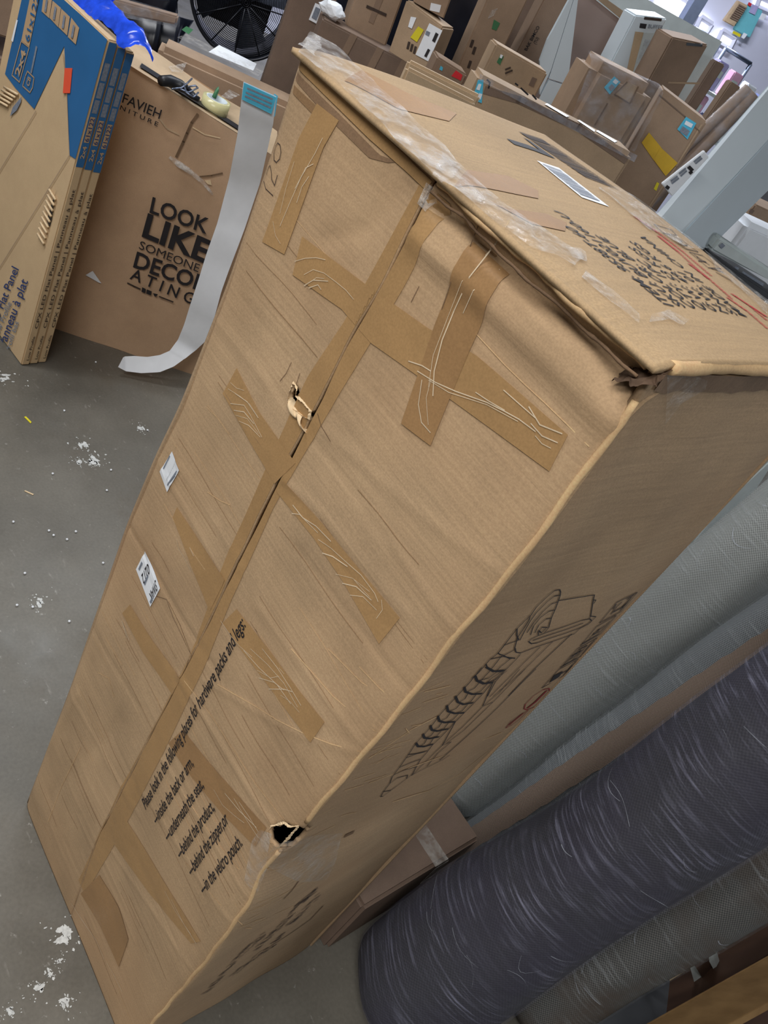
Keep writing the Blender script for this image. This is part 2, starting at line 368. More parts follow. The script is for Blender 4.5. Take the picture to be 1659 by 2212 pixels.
# inner board behind the seam, with the hole's shadowed cavity left open
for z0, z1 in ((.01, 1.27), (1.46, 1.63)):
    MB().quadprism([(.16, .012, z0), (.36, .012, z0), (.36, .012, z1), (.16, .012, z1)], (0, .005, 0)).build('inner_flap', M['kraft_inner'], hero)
def panel(name, fn, A, B, ra, rb, mat, th):
    a = np.linspace(A[0], A[1], ra); b = np.linspace(B[0], B[1], rb); Q = np.stack(np.meshgrid(a, b), -1)
    v, f = gridmesh(fn(Q)); o = mk(name, v, f, mat, hero, True); solid(o, th); return o
o = panel('side_panel', ssurf, (.004, D), (0, H - .012), 110, 300, M['kraft_side'], .006); b0 = base_of(hero)
bm = bmesh.new(); bm.from_mesh(o.data)    # torn notch where the hole reaches round the corner
bmesh.ops.delete(bm, geom=[q for q in bm.faces if ((q.calc_center_median().y + b0[1]) / .030) ** 2 + ((q.calc_center_median().z - .868 + .3 * (q.calc_center_median().y + b0[1])) / .042) ** 2 < 1 + .25 * noise.noise(q.calc_center_median() * 90)], context='FACES'); bm.to_mesh(o.data); bm.free()
o = panel('top_panel', tsurf, (.002, W + .001), (-.010, D), 90, 80, M['kraft_top'], .006)
o.modifiers[0].offset = -1
P = np.stack(np.meshgrid(np.linspace(.004, D, 30), np.linspace(0, H - .01, 60)), -1)
v, f = gridmesh(np.stack([xl(P[..., 1]) + .003 * np.sin(P[..., 0] * 9), P[..., 0], P[..., 1]], -1)); solid(mk('side_panel', v, [q[::-1] for q in f], M['kraft_side'], hero, True), .006)
MB().quadprism([(0, D - .006, 0), (W, D - .006, 0), (W, D - .006, H - .008), (0, D - .006, H - .008)], (0, .006, 0)).build('back_panel', M['kraft_side'], hero)
MB().quadprism([(.004, .004, .001), (W - .004, .004, .001), (W - .004, D - .004, .001), (.004, D - .004, .001)], (0, 0, .006)).build('bottom_panel', M['kraft_inner'], hero)
# scuffed corner edge between front and right side, rolled rim on the right of the top
M['scuffband'] = cardboard('rubbed_band', (126, 104, 84), (1, 6, 1), var=.35)
zz = np.linspace(.002, 1.61, 160); E = []; R = []
for z in zz:
    if .80 < z < .93: pass
    E.append((float(xr(z)) - .0035 + .001 * math.sin(z * 57), .0055, z)); R.append(.0034 + .0009 * noise.noise((z * 60, 0, 1)))
lo = [i for i, z in enumerate(zz) if z <= .83]; hi = [i for i, z in enumerate(zz) if z >= .905]
MB().tube([E[i] for i in lo], [R[i] for i in lo], 10).build('scuffed_edge', M['worn'], hero, True)
MB().tube([E[i] for i in hi], [R[i] for i in hi], 10).build('scuffed_edge', M['worn'], hero, True)
yy = np.linspace(.015, D, 60)
MB().tube([(W - .001 + .0015 * math.sin(y * 40), y, H - .005) for y in yy], [.0062 + .001 * noise.noise((y * 50, 3, 1)) for y in yy], 10).build('top_rim', M['worn'], hero, True)
Q = np.array([[(y, H - .011 - k * (.009 + .0015 * noise.noise((y * 40, 4, 1)))) for y in yy] for k in range(3)]); v, f = gridmesh(ssurf(Q, .0022)); mk('rim_fold', v, f, M['scuffband'], hero, True)
xx = np.linspace(.27, .55, 70)
MB().tube([(x, -.004 + .003 * math.sin(x * 50), 1.6385 + .002 * noise.noise((x * 40, 0, 0))) for x in xx], [.0036 + .0012 * noise.noise((x * 70, 2, 1)) for x in xx], 8).build('top_rim', M['worn'], hero, True)
MB().tube([(x, .002 - .006 + .002 * math.sin(x * 43), 1.628 + .003 * noise.noise((x * 30, 5, 0))) for x in xx], [.0016 + .0011 * noise.noise((x * 120, 7, 1)) for x in xx], 6).build('rim_fold', M['grime'], hero, True)
M['crushed'] = cardboard('crushed_board', (84, 66, 52), (2, 2, 2), var=.4)
# crushed corner: crumpled board at the top front right
P = np.stack(np.meshgrid(np.linspace(-1, 1, 26), np.linspace(-1, 1, 26)), -1); rr_ = np.clip(np.hypot(P[..., 0], P[..., 1]), 0, 1.3)
cx_ = np.array([W - .012, .008, H - .020]); ax1 = np.array([.62, .0, .40]) * .045; ax2 = np.array([-.35, .80, .25]) * .045; nrm = np.array([.45, -.45, .25])
G = cx_ + P[..., :1] * ax1 * .62 + P[..., 1:] * ax2 * .5 + nrm * (.016 * (1 - rr_ ** 2))[..., None]
for i in range(26):
    for j in range(26):
        q = G[i, j]; G[i, j] = q + .004 * np.array(noise.noise_vector(Vector(q * 90))) + .003 * np.array(noise.noise_vector(Vector(q * 190)))
v, f = gridmesh(G); mk('crushed_corner', v, f, M['crushed'], hero, True)

# --- brown packing tape on the front: each strip its own part
def strip_on(name, up, low, fn2d, surf, off, mat, n=40, m=8, parent=None):
    U = fn2d(up); L = fn2d(low)
    def resample(P_, k):
        d = np.concatenate([[0], np.cumsum(np.linalg.norm(np.diff(P_, axis=0), axis=1))]); s = np.linspace(0, d[-1], k)
        return np.stack([np.interp(s, d, P_[:, 0]), np.interp(s, d, P_[:, 1])], -1)
    U = resample(U, n); L = resample(L, n); s = np.linspace(0, 1, m)[:, None, None]; Q = U[None] * (1 - s) + L[None] * s
    v, f = gridmesh(surf(Q, off)); return mk(name, v, f, mat, parent or hero, True)
TAPES = [
 ([(903, 405), (745, 695), (663, 817), (568, 1027), (489, 1204), (402, 1443), (338, 1564), (262, 1700), (180, 1880)], [(952, 470), (873, 620), (802, 739), (731, 857), (648, 998), (593, 1096), (501, 1300), (442, 1443), (350, 1634), (280, 1766), (200, 1905)], .0007, 'tape', 120, 12),
 ([(655, 511), (787, 611), (925, 709), (1028, 768), (1228, 939)], [(633, 594), (740, 668), (802, 741), (975, 864), (1187, 1018)], .0011, 'tape', 60, 10),
 ([(1010, 520), (940, 700), (867, 915)], [(1085, 590), (1009, 768), (932, 963)], .0015, 'tape_dk', 40, 8),
 ([(690, 225), (650, 300), (569, 523)], [(737, 262), (704, 320), (616, 550)], .0011, 'tape', 40, 8),
 ([(648, 122), (760, 225), (935, 392)], [(640, 142), (740, 240), (800, 300), (880, 372), (920, 410)], .0015, 'tape', 50, 6),
 ([(510, 795), (561, 890), (640, 1000)], [(480, 850), (540, 955), (595, 1045)], .0011, 'tape', 40, 6),
 ([(380, 1096), (430, 1170), (489, 1252)], [(371, 1118), (410, 1220), (455, 1320)], .0011, 'tape', 40, 6),
 ([(280, 1306), (330, 1385), (392, 1466)], [(263, 1325), (310, 1410), (373, 1500)], .0011, 'tape', 40, 6),
 ([(612, 1034), (700, 1130), (790, 1240), (866, 1334)], [(598, 1060), (680, 1160), (745, 1255), (822, 1390)], .0011, 'tape', 50, 8),
 ([(515, 1315), (584, 1400), (650, 1487), (705, 1558)], [(484, 1345), (528, 1407), (600, 1500), (676, 1602)], .0011, 'tape', 50, 8),
 ([(398, 1575), (450, 1640), (520, 1720), (578, 1787)], [(365, 1605), (400, 1657), (480, 1755), (554, 1828)], .0011, 'tape_dk', 50, 8),
 ([(275, 1775), (345, 1890), (433, 2034)], [(243, 1820), (320, 1930), (412, 2038)], .0011, 'tape', 50, 8),
 ([(215, 1890), (255, 1960), (275, 2030)], [(175, 1930), (215, 2000), (255, 2090)], .0015, 'tape_dk', 30, 6),
]
for k, (up_, lo_, of_, mt_, n_, m_) in enumerate(TAPES):
    if k == 0:   # the strip along the seam is slit in two
        zq = np.linspace(.12, 1.628, 160); xa = np.interp(zq, *F2(up_)[::-1].T[::-1]); xb = np.interp(zq, *F2(lo_)[::-1].T[::-1])
        for x0, x1 in ((xa, xs(zq) - seamgap(zq) - .0004), (xs(zq) + seamgap(zq) + .0004, xb)):
            s_ = np.linspace(0, 1, 8)[:, None]; Q = np.stack([x0 * (1 - s_) + x1 * s_, zq[None] + 0 * s_], -1); v, f = gridmesh(fsurf(Q, of_)); mk('brown_tape', v, f, M[mt_], hero, True)
        continue
    o = strip_on('brown_tape', up_, lo_, F2, fsurf, of_, M[mt_], n_ * (3 if k == 1 else 1), m_)
    if k == 1:
        bm = bmesh.new(); bm.from_mesh(o.data); b0 = base_of(hero)
        bmesh.ops.delete(bm, geom=[q for q in bm.faces if abs(q.calc_center_median().x + b0[0] - float(xs(q.calc_center_median().z))) < .004], context='FACES'); bm.to_mesh(o.data); bm.free()
M['crease_shadow'] = cardboard('painted_crease_shadow', (156, 126, 94), var=.1); M['scuff'] = cardboard('scuffed_board', (140, 112, 86), (2, 2, 2), var=.15)
# dark scuffed band below the top edge on the left flap
strip_on('scuffed_band', [(636, 150), (735, 245), (822, 335), (860, 350)], [(634, 168), (720, 262), (800, 342), (840, 352)], F2, fsurf, .0006, M['scuff'], 40, 5)
strip_on('scuffed_band', [(634, 182), (700, 240), (735, 265)], [(632, 200), (690, 258), (715, 285)], F2, fsurf, .0006, M['kraft_inner'], 30, 5)
# tape across the corner below the hole, wrapped round on to the side
strip_on('clear_tape', [(548, 1815), (565, 1790), (590, 1800)], [(530, 1900), (548, 1935), (570, 1880)], F2, fsurf, .002, M['clear2'], 24, 8)
strip_on('clear_tape', [(600, 1840), (670, 1815), (745, 1808)], [(570, 1885), (640, 1897), (705, 1898)], S2, ssurf, .002, M['clear2'], 24, 8)
strip_on('clear_tape', [(1440, 800), (1500, 810), (1525, 820)], [(1435, 915), (1470, 870), (1520, 838)], S2, ssurf, .003, M['clear2'], 24, 10)
# wrinkles pulled up in the tape
def C(off, sc):
    return lambda pts: [(off[0] + x / sc, off[1] + y / sc) for x, y in pts]
c2 = C((400, 300), 2.963); c3 = C((250, 850), 2.765); c4 = C((0, 1300), 2.425); c5 = C((400, 1400), 2.723); c1 = C((860, 320), 2.076); c6 = C((780, 1200), 2.676)
WR = [c2([(710, 785), (780, 765), (850, 762), (908, 775)]), c2([(770, 870), (830, 838), (900, 860), (980, 920), (1040, 970), (1088, 1028)]), c2([(770, 940), (830, 905), (925, 912)]), c2([(790, 930), (850, 890), (900, 895)]), c2([(800, 955), (860, 935), (880, 965)]),
      c2([(900, 0), (850, 100), (760, 250), (690, 400), (620, 560)]), c2([(715, 150), (660, 320), (620, 480)]), c2([(840, 165), (790, 190), (770, 230), (720, 320)]), c2([(575, 530), (590, 620), (620, 672)]), c2([(810, 245), (765, 310), (730, 410)]),
      c2([(290, 1560), (330, 1595), (380, 1610)]), c2([(275, 1600), (350, 1645), (420, 1700), (470, 1775)]), c3([(690, 60), (770, 70), (810, 130), (880, 260)]), c3([(710, 100), (770, 110), (830, 180)]), c3([(720, 130), (790, 150), (860, 240)]), c3([(740, 165), (800, 190), (870, 260)]), c3([(715, 0), (790, 50), (858, 145)]),
      c3([(1070, 665), (1130, 740), (1210, 790), (1300, 880)]), c3([(1065, 715), (1110, 720), (1220, 830)]), c3([(1225, 870), (1300, 920), (1400, 1010), (1480, 1080), (1560, 1190), (1580, 1240)]), c3([(1250, 950), (1310, 970), (1400, 1030)]), c3([(1330, 1075), (1430, 1100), (1530, 1180)]), c3([(1370, 1130), (1450, 1150), (1540, 1230)]), c3([(1415, 1200), (1490, 1210), (1570, 1290)]), c3([(1440, 1110), (1500, 1180), (1530, 1210)]), c3([(1600, 1230), (1605, 1290), (1570, 1340)]),
      c3([(640, 1355), (700, 1440), (750, 1500), (830, 1570)]), c5([(360, 10), (450, 110), (560, 210), (640, 320)]), c5([(440, 125), (520, 170), (570, 160)]), c5([(450, 170), (540, 195), (600, 240)]), c5([(510, 235), (600, 235), (650, 250)]), c5([(400, 0), (500, 90), (600, 200), (680, 340)]), c5([(470, 0), (560, 110), (640, 230), (700, 330)]), c5([(580, 270), (640, 310), (690, 370)]), c5([(570, 110), (600, 145)]),
      c5([(180, 830), (230, 920), (300, 980), (360, 1022)]), c5([(245, 850), (330, 950), (430, 1050)]), c5([(300, 880), (370, 1000), (440, 1110)]), c4([(865, 1515), (920, 1620), (1000, 1740)]), c4([(900, 1560), (960, 1680), (1030, 1790)]), c4([(380, 1580), (440, 1680), (500, 1770), (545, 1870)]), c4([(560, 1890), (600, 1960), (640, 2040)]),
      c1([(50, 955), (110, 975), (150, 1000)]), c1([(90, 1000), (170, 1050), (260, 1090), (400, 1140), (480, 1180), (545, 1215), (620, 1270)]), c1([(140, 1040), (230, 1095), (400, 1150), (540, 1225)]), c1([(475, 1085), (550, 1150), (620, 1210)]), c1([(350, 1095), (410, 1135), (480, 1175)]), c1([(590, 1160), (640, 1240), (740, 1280)]), c1([(600, 1235), (650, 1290), (720, 1320)]), c1([(620, 1290), (650, 1325), (690, 1345)]),
      c1([(500, 320), (420, 440), (330, 580), (250, 730), (200, 860), (165, 1000), (160, 1110)]), c1([(440, 290), (380, 450), (300, 600), (220, 770), (160, 930), (140, 1070)]), c1([(430, 540), (350, 640), (290, 740)]), c1([(110, 1040), (95, 1150), (110, 1230), (150, 1275)]), c1([(150, 1040), (130, 1120), (140, 1240)]),
      c5([(330, 900), (390, 990), (440, 1075)]), c3([(360, 870), (375, 930), (420, 1000), (450, 1065)]), c3([(440, 920), (465, 970)]), c4([(640, 100), (680, 200)]), c3([(40, 1360), (70, 1460)])]
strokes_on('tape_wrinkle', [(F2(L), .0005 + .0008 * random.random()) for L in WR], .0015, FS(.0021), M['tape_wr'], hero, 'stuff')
# lighter worn creases in the board itself
LT = [c5([(0, 190), (150, 380), (300, 600), (420, 790), (590, 1020)]), c5([(200, 210), (300, 265), (430, 340), (560, 420), (720, 500), (870, 560), (1020, 612)]), c3([(180, 495), (300, 690), (420, 900), (560, 1090)]), c3([(80, 790), (120, 860), (170, 945)]), c4([(880, 0), (940, 120), (1005, 280)]),
      c3([(545, 590), (620, 640), (680, 665)]), c3([(290, 220), (350, 320)]), c4([(490, 60), (560, 200), (640, 330)]), c4([(520, 370), (575, 400), (600, 500)]), c4([(820, 500), (840, 560)]), c5([(0, 860), (160, 1100), (310, 1290), (420, 1390)]), c5([(0, 1260), (200, 1500), (310, 1640)]), c5([(850, 0), (1050, 200), (1260, 350)]), c6([(0, 640), (120, 770), (220, 880)]), c5([(640, 0), (880, 280), (1110, 490)]), c4([(260, 1150), (330, 960), (430, 760)]), c4([(1000, 1180), (1240, 1600)])]
strokes_on('worn_crease', [(F2(L), .0012) for L in LT], .0012, FS(.0009), M['worn'], hero, 'stuff')
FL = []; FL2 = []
for k in range(64):   # flute lines: dark ones paint crease shadow, pale ones worn board
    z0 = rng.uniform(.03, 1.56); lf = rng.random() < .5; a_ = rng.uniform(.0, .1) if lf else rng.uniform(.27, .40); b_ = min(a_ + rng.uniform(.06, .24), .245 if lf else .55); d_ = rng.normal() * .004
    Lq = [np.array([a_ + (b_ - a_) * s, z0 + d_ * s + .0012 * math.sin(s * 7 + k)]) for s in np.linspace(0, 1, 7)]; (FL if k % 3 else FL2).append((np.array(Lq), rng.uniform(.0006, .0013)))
strokes_on('painted_flute_line', FL, .001, FS(.0006), M['crease_shadow'], hero, 'stuff'); strokes_on('painted_flute_line', FL2, .001, FS(.0006), M['worn'], hero, 'stuff')
DK = [c3([(200, 1200), (300, 1230), (340, 1330), (455, 1560)]), c4([(880, 0), (945, 120), (1010, 290)]), c1([(370, 310), (310, 440), (250, 590), (190, 740), (120, 930)]), c1([(60, 690), (80, 650), (95, 620)]), c2([(680, 1430), (650, 1500), (610, 1550)]), c2([(735, 1500), (715, 1570)]), c3([(1210, 120), (1230, 190), (1270, 250), (1290, 285)]), c5([(540, 1175), (600, 1180)]), c3([(845, 1405), (855, 1420)])]
strokes_on('tear_line', [(F2(L), .0009) for L in DK], .0009, FS(.0010), M['grime'], hero, 'stuff')
# curled torn paper in the seam hole, ragged rim at the corner hole
CU = F2([(626, 872), (640, 893), (655, 913)]); g = np.zeros((24, 12, 3))
for i in range(24):
    s_ = i / 23; p_ = np.array([np.interp(s_, [0, .5, 1], CU[:, 0]), np.interp(s_, [0, .5, 1], CU[:, 1])])
    for j in range(12):
        a_ = math.pi * (j / 11) * 1.25; rad = .010 + .002 * math.sin(s_ * 9)
        g[i, j] = (p_[0] + .004 - math.cos(a_) * rad * .9, -fy(p_[0], p_[1]) + .004 - math.sin(a_) * rad, p_[1] + math.cos(a_) * rad * .55 + .002 * noise.noise((i * .5, j * .4, 0)))
v, f = gridmesh(g); mk('torn_curl', v, f, M['cream'], hero, True)
def ragged(hl, n, amp, surf, nm):
    V = []; F = []; L = np.vstack([hl, hl[:1]]); d = np.concatenate([[0], np.cumsum(np.linalg.norm(np.diff(L, axis=0), axis=1))]); c_ = hl.mean(0)
    for i in range(n + 1):
        s_ = d[-1] * (i % n) / n; q = np.array([np.interp(s_, d, L[:, 0]), np.interp(s_, d, L[:, 1])]); r_ = (q - c_) / np.linalg.norm(q - c_)
        o_ = amp * (.35 + .9 * abs(noise.noise((i * .9, 3, 1)))); inn = amp * .5 * abs(noise.noise((i * 1.3, 8, 1)))
        q[0] = min(q[0], float(xr(q[1])) - .006); V += [surf(q + r_ * o_, .0008), surf(q - r_ * inn, .003 + .003 * noise.noise((i * .7, 1, 4)))]
    for i in range(n): F.append((2 * i, 2 * i + 1, 2 * i + 3, 2 * i + 2))
    return mk(nm, V, F, M['cream'], hero)
ragged(HOLE1, 60, .0042, fsurf, 'torn_rim'); ragged(HOLE2, 70, .0050, fsurf, 'torn_rim')

# --- printing and labels on the front
c4f = lambda p: F2(c4([p]))[0]
LINES = [('Please look in the following places for hardware packs and legs:', (765, 1090), (1300, 125)), ('---inside the back or arm,', (820, 1170), (1025, 850)), ('---underneath the seat,', (880, 1258), (1078, 965)),
         ('---behind the product,', (945, 1350), (1132, 1085)), ('---behind the zipper,or', (1005, 1440), (1205, 1150)), ('---in the velcro pouch.', (1070, 1535), (1280, 1270))]
for s, a_, b_ in LINES:
    A, B = c4f(a_), c4f(b_); text_on('printed_line', s, A, B, (-.0185, .003), FS(.0019), M['ink'], hero, .012)
def label_quad(name, px, fn2d, surf, off, mat, parent, n=8):
    Q = fn2d(px); s = np.linspace(0, 1, n); a, b = np.meshgrid(s, s); a = a[..., None]; b = b[..., None]
    G = Q[0] * (1 - a) * (1 - b) + Q[1] * a * (1 - b) + Q[2] * a * b + Q[3] * (1 - a) * b
    v, f = gridmesh(surf(G, off)); return mk(name, v, f, mat, parent)
l1 = label_quad('white_label', [(370, 975), (386, 1016), (360, 1063), (344, 1019)], F2, fsurf, .0019, M['paper'], hero)
A = F2([(379, 995), (362, 1032), (374, 999)]); text_on('label_print', '301-1001PL', A[0], A[1], (.0, -.012), FS(.0026), M['ink'], l1)
for k in range(5):
    A = F2([(366 - k * 1.0, 985 + k * 2), (354 - k, 1010 + k * 2)]) if k < 2 else F2([(381 - (k - 2) * 2, 1018 + (k - 2) * 5), (366 - (k - 2) * 2, 1042 + (k - 2) * 3)])
    strokes_on('label_print', [A], .0022, FS(.0026), M['label_grey'], l1)
l2 = label_quad('white_label', [(311, 1191), (345, 1271), (324, 1311), (293, 1230)], F2, fsurf, .0019, M['paper'], hero)
A = F2([(318, 1216), (305, 1243)]); text_on('label_print', '0212', A[0], A[1], (.014, -.008), FS(.0026), M['ink'], l2, .01)
A = F2([(335, 1252), (322, 1283)]); text_on('label_print', 'SWAK', A[0], A[1], (.014, -.008), FS(.0026), M['ink'], l2, .01)
for q in ([(306, 1216), (300, 1230)], [(318, 1245), (312, 1262)], [(329, 1292), (325, 1301)]): strokes_on('label_print', [F2(q)], .004, FS(.0026), M['label_grey'], l2)
HW = [c2([(490, 268), (520, 320), (570, 365)]), c2([(512, 225), (520, 180), (540, 170), (555, 210), (560, 260), (580, 300), (598, 235)]), c2([(590, 25), (570, 45), (562, 90), (570, 135), (590, 152), (612, 130), (620, 85), (612, 40), (590, 25)])]
strokes_on('pencil_number', [F2(L) for L in HW], .0011, FS(.0009), M['ink_soft'], hero)

# --- right side: sofa drawing, handling icons, red emblem, lower print
cA = C((1020, 1240), 4.366); cB = C((800, 1440), 4.366)
DR = [cA([(540, 400), (600, 310), (700, 210), (770, 150), (820, 140), (830, 165), (825, 200), (810, 245), (780, 320), (740, 400), (710, 490), (670, 535)]), cA([(825, 195), (770, 205), (700, 260), (600, 360), (540, 440), (480, 540), (440, 610)]), cA([(805, 255), (740, 280), (660, 350), (570, 450), (510, 540)]),
      cA([(775, 330), (720, 345), (640, 400), (570, 480), (540, 560)]), cA([(740, 405), (690, 415), (620, 470), (580, 540)]), cA([(700, 490), (650, 490), (600, 540)]), cA([(815, 245), (1125, 165), (1110, 220), (1080, 360), (1070, 375)]), cA([(1115, 210), (1135, 210), (1115, 240)]),
      cA([(540, 400), (530, 430), (420, 590), (390, 680), (400, 720), (440, 725), (580, 670), (740, 610), (930, 525), (985, 470), (1060, 430), (1130, 360), (1080, 355)]), cA([(520, 620), (545, 640), (600, 630), (700, 590), (850, 530), (1000, 460), (1090, 400), (1075, 380), (1000, 400), (850, 470), (700, 530), (600, 570), (540, 600), (520, 620)]), cA([(560, 610), (700, 560), (860, 495), (1010, 425)]),
      cA([(540, 390), (420, 510), (310, 650), (240, 740), (160, 810), (60, 930), (0, 985)]), cA([(420, 510), (415, 570), (430, 610)]), cA([(430, 610), (300, 665), (240, 740)]), cA([(400, 690), (290, 755)]), cA([(385, 775), (285, 765), (170, 800)]),
      cA([(240, 740), (255, 750), (285, 755), (340, 780), (385, 770)]), cA([(130, 850), (140, 880), (170, 885), (210, 905), (260, 900), (290, 885)]), cA([(35, 960), (45, 1000), (80, 1005), (120, 1022), (160, 1010), (200, 990)]), cA([(270, 760), (200, 850), (175, 880)]), cA([(340, 785), (250, 860), (215, 900)]), cA([(170, 890), (100, 970), (75, 1000)]), cA([(250, 905), (160, 975), (125, 1015)]), cA([(610, 560), (620, 520), (640, 540), (680, 500)]),
      cA([(440, 735), (400, 780), (290, 890), (200, 1000), (130, 1130)]), cA([(620, 670), (400, 880), (150, 1135)]), cA([(740, 610), (430, 920), (180, 1130)]),
      cB([(1050, 10), (940, 150), (820, 290), (740, 380), (670, 460), (580, 580), (500, 670), (440, 730), (380, 820), (280, 960), (210, 1050), (190, 1110), (130, 1190), (105, 1240), (130, 1235), (270, 1130), (390, 1040), (560, 950), (680, 880), (745, 830)]),
      cB([(1260, 0), (1150, 110), (1050, 240), (970, 330), (880, 430), (800, 520), (730, 600), (660, 680), (590, 750), (540, 820), (480, 890), (440, 960), (400, 1040)]), cB([(1390, 0), (1190, 230), (1045, 350), (1140, 130)]), cB([(1140, 310), (1045, 355), (860, 560), (680, 740)]), cB([(1440, 0), (1140, 310), (870, 590), (720, 720)]), cB([(800, 520), (680, 745), (760, 705), (640, 820), (540, 950)]), cB([(680, 745), (600, 830), (440, 1000), (400, 1040)]), cB([(130, 1190), (200, 1180), (270, 1130)])]
SC = [[(1090, 0), (1150, 30), (1240, 15)], [(990, 90), (1005, 130), (1060, 150), (1130, 130)], [(890, 200), (900, 240), (960, 255), (1040, 240)], [(810, 290), (830, 340), (880, 355), (960, 330)], [(730, 380), (740, 430), (800, 445), (875, 430)], [(645, 480), (660, 525), (710, 535), (795, 520)], [(575, 570), (590, 610), (640, 618), (735, 590)],
      [(505, 650), (520, 685), (570, 690), (650, 670)], [(440, 735), (460, 765), (520, 765), (600, 740)], [(370, 840), (450, 830), (545, 805)], [(350, 870), (440, 835), (520, 815)], [(280, 960), (380, 920), (480, 885)], [(235, 1025), (330, 985), (445, 955)], [(190, 1110), (260, 1060), (360, 1035), (350, 1070)]]
for i, s in enumerate(SC):
    DR.append(cB(s))
    if 0 < i < 9:
        p, q = SC[i - 1], s
        DR.append(cB([(q[1][0] + 8, q[1][1]), ((q[1][0] + p[1][0]) / 2 + 25, (q[1][1] + p[1][1]) / 2 + 15), (p[1][0] + 25, p[1][1] + 5)])); DR.append(cB([q[2], ((q[2][0] + p[2][0]) / 2 + 22, (q[2][1] + p[2][1]) / 2 + 15), (p[2][0] + 30, p[2][1])]))
strokes_on('sofa_drawing', [(S2(L), .0016) for L in DR], .0016, SS(.0012), M['ink'], hero)
strokes_on('sofa_drawing', [(S2(cB(s)), .0034) for s in SC[:9]], .003, SS(.0012), M['ink'], hero)
dash = []
for L in (cA([(905, 530), (560, 880), (320, 1135)]), cB([(1540, 0), (1210, 340), (920, 620), (720, 820), (650, 890)])):
    q = S2(L)
    for a, b in zip(q[:-1], q[1:]):
        n = int(np.linalg.norm(b - a) / .0045)
        for k in range(n): dash.append(np.array([a + (b - a) * k / n, a + (b - a) * (k + .62) / n]))
strokes_on('sofa_drawing', dash, .0026, SS(.0012), M['ink'], hero)
def quad_frame(px, wd): q = S2(px + px[:1]); return (q, wd)
IC = [cA([(1170, 425), (1330, 235), (1540, 155), (1390, 340)]), cA([(990, 640), (1140, 460), (1345, 375), (1200, 550)]), cA([(805, 850), (960, 670), (1170, 590), (1020, 765)]), cA([(640, 1050), (790, 870), (995, 790), (860, 945)])]
GL = [[cA([(1285, 350), (1340, 280), (1385, 240)]), cA([(1310, 330), (1410, 290)]), cA([(1330, 250), (1300, 300)]), cA([(1400, 290), (1440, 250)]), cA([(1380, 330), (1480, 200)]), cA([(1440, 215), (1500, 180)])],
      [cA([(1080, 570), (1160, 500), (1190, 490)]), cA([(1120, 530), (1230, 465)]), cA([(1110, 545), (1180, 515)]), cA([(1010, 620), (1160, 555), (1280, 430)])],
      [cA([(905, 770), (950, 730), (1000, 690)]), cA([(910, 740), (1000, 700)]), cA([(930, 770), (1010, 690)]), cA([(840, 830), (980, 680), (1065, 650), (960, 770), (840, 830)]), cA([(1030, 740), (1140, 610)]), cA([(1010, 760), (1120, 630)])],
      [cA([(710, 995), (770, 920), (830, 895), (790, 950), (710, 995)]), cA([(810, 920), (880, 890)]), cA([(850, 940), (940, 830)]), cA([(870, 940), (970, 810)]), cA([(880, 915), (930, 850)])]]
for q, g in zip(IC, GL): strokes_on('handling_icon', [quad_frame(q, .0022)] + [(S2(L), .0032) for L in g], .002, SS(.0012), M['ink'], hero)
b4 = S2(cA([(710, 995), (750, 925), (835, 893), (800, 945)])); mk('handling_icon', ssurf(b4, .0013), [(0, 1, 2, 3)], M['ink'], hero)
strokes_on('red_emblem', [(S2(cB([(1440, 385), (1450, 340), (1520, 260), (1610, 195), (1670, 185), (1680, 215), (1620, 290), (1540, 370), (1470, 395), (1440, 385)])), .0022), (S2(cB([(1480, 370), (1540, 320), (1640, 215)])), .009), (S2(cB([(1275, 575), (1320, 510), (1400, 450), (1480, 400), (1400, 490), (1330, 545), (1275, 575)])), .002), (S2(cB([(1310, 540), (1430, 430)])), .006)], .002, SS(.0012), M['maroon'], hero)
cS = C((400, 1880), 4.1475); LP = []
for L, n in (([(140, 1105), (300, 920), (480, 720), (675, 550)], 60), ([(400, 945), (600, 800), (760, 690), (850, 570)], 50), ([(600, 710), (800, 500), (1000, 280), (1150, 170)], 75), ([(900, 490), (1000, 410), (1180, 235)], 34)):
    L = np.array(L, float)
    for k in range(n):
        s_ = (k + random.random()) / n * (len(L) - 1); i = min(int(s_), len(L) - 2); p = L[i] + (L[i + 1] - L[i]) * (s_ - i); j = random.uniform(-22, 22)
        a = (p[0] + j * .8, p[1] + j * .5); LP.append((S2(cS([a, (a[0] + 42, a[1] - 26)])), .0032))
strokes_on('faded_print', LP, .003, SS(.0012), M['ink_soft'], hero, 'stuff')
for q, w_ in ((cS([(835, 640), (1000, 540), (1130, 460), (1245, 340)]), .004), (cS([(865, 212), (930, 150), (1000, 75)]), .003), ([(752, 1812), (765, 1805)], .010)): strokes_on('tear_line', [S2(q)], w_, SS(.0012), M['grime'], hero)
SCU = []
for k in range(46):
    z = rng.uniform(.55, 1.25); y = rng.uniform(.004, .10); SCU.append((np.array([[y, z], [y + rng.uniform(.01, .06), z + rng.normal() * .01 - .005]]), rng.uniform(.0006, .0016)))
for L in (cB([(0, 1115), (400, 960), (650, 860), (1240, 620)]), cB([(230, 1300), (560, 1190), (850, 1020), (1150, 780)]), cB([(0, 880), (400, 600), (650, 480)])): SCU.append((S2(L), .0022))
strokes_on('scuff_mark', SCU, .001, SS(.0010), M['worn'], hero, 'stuff')

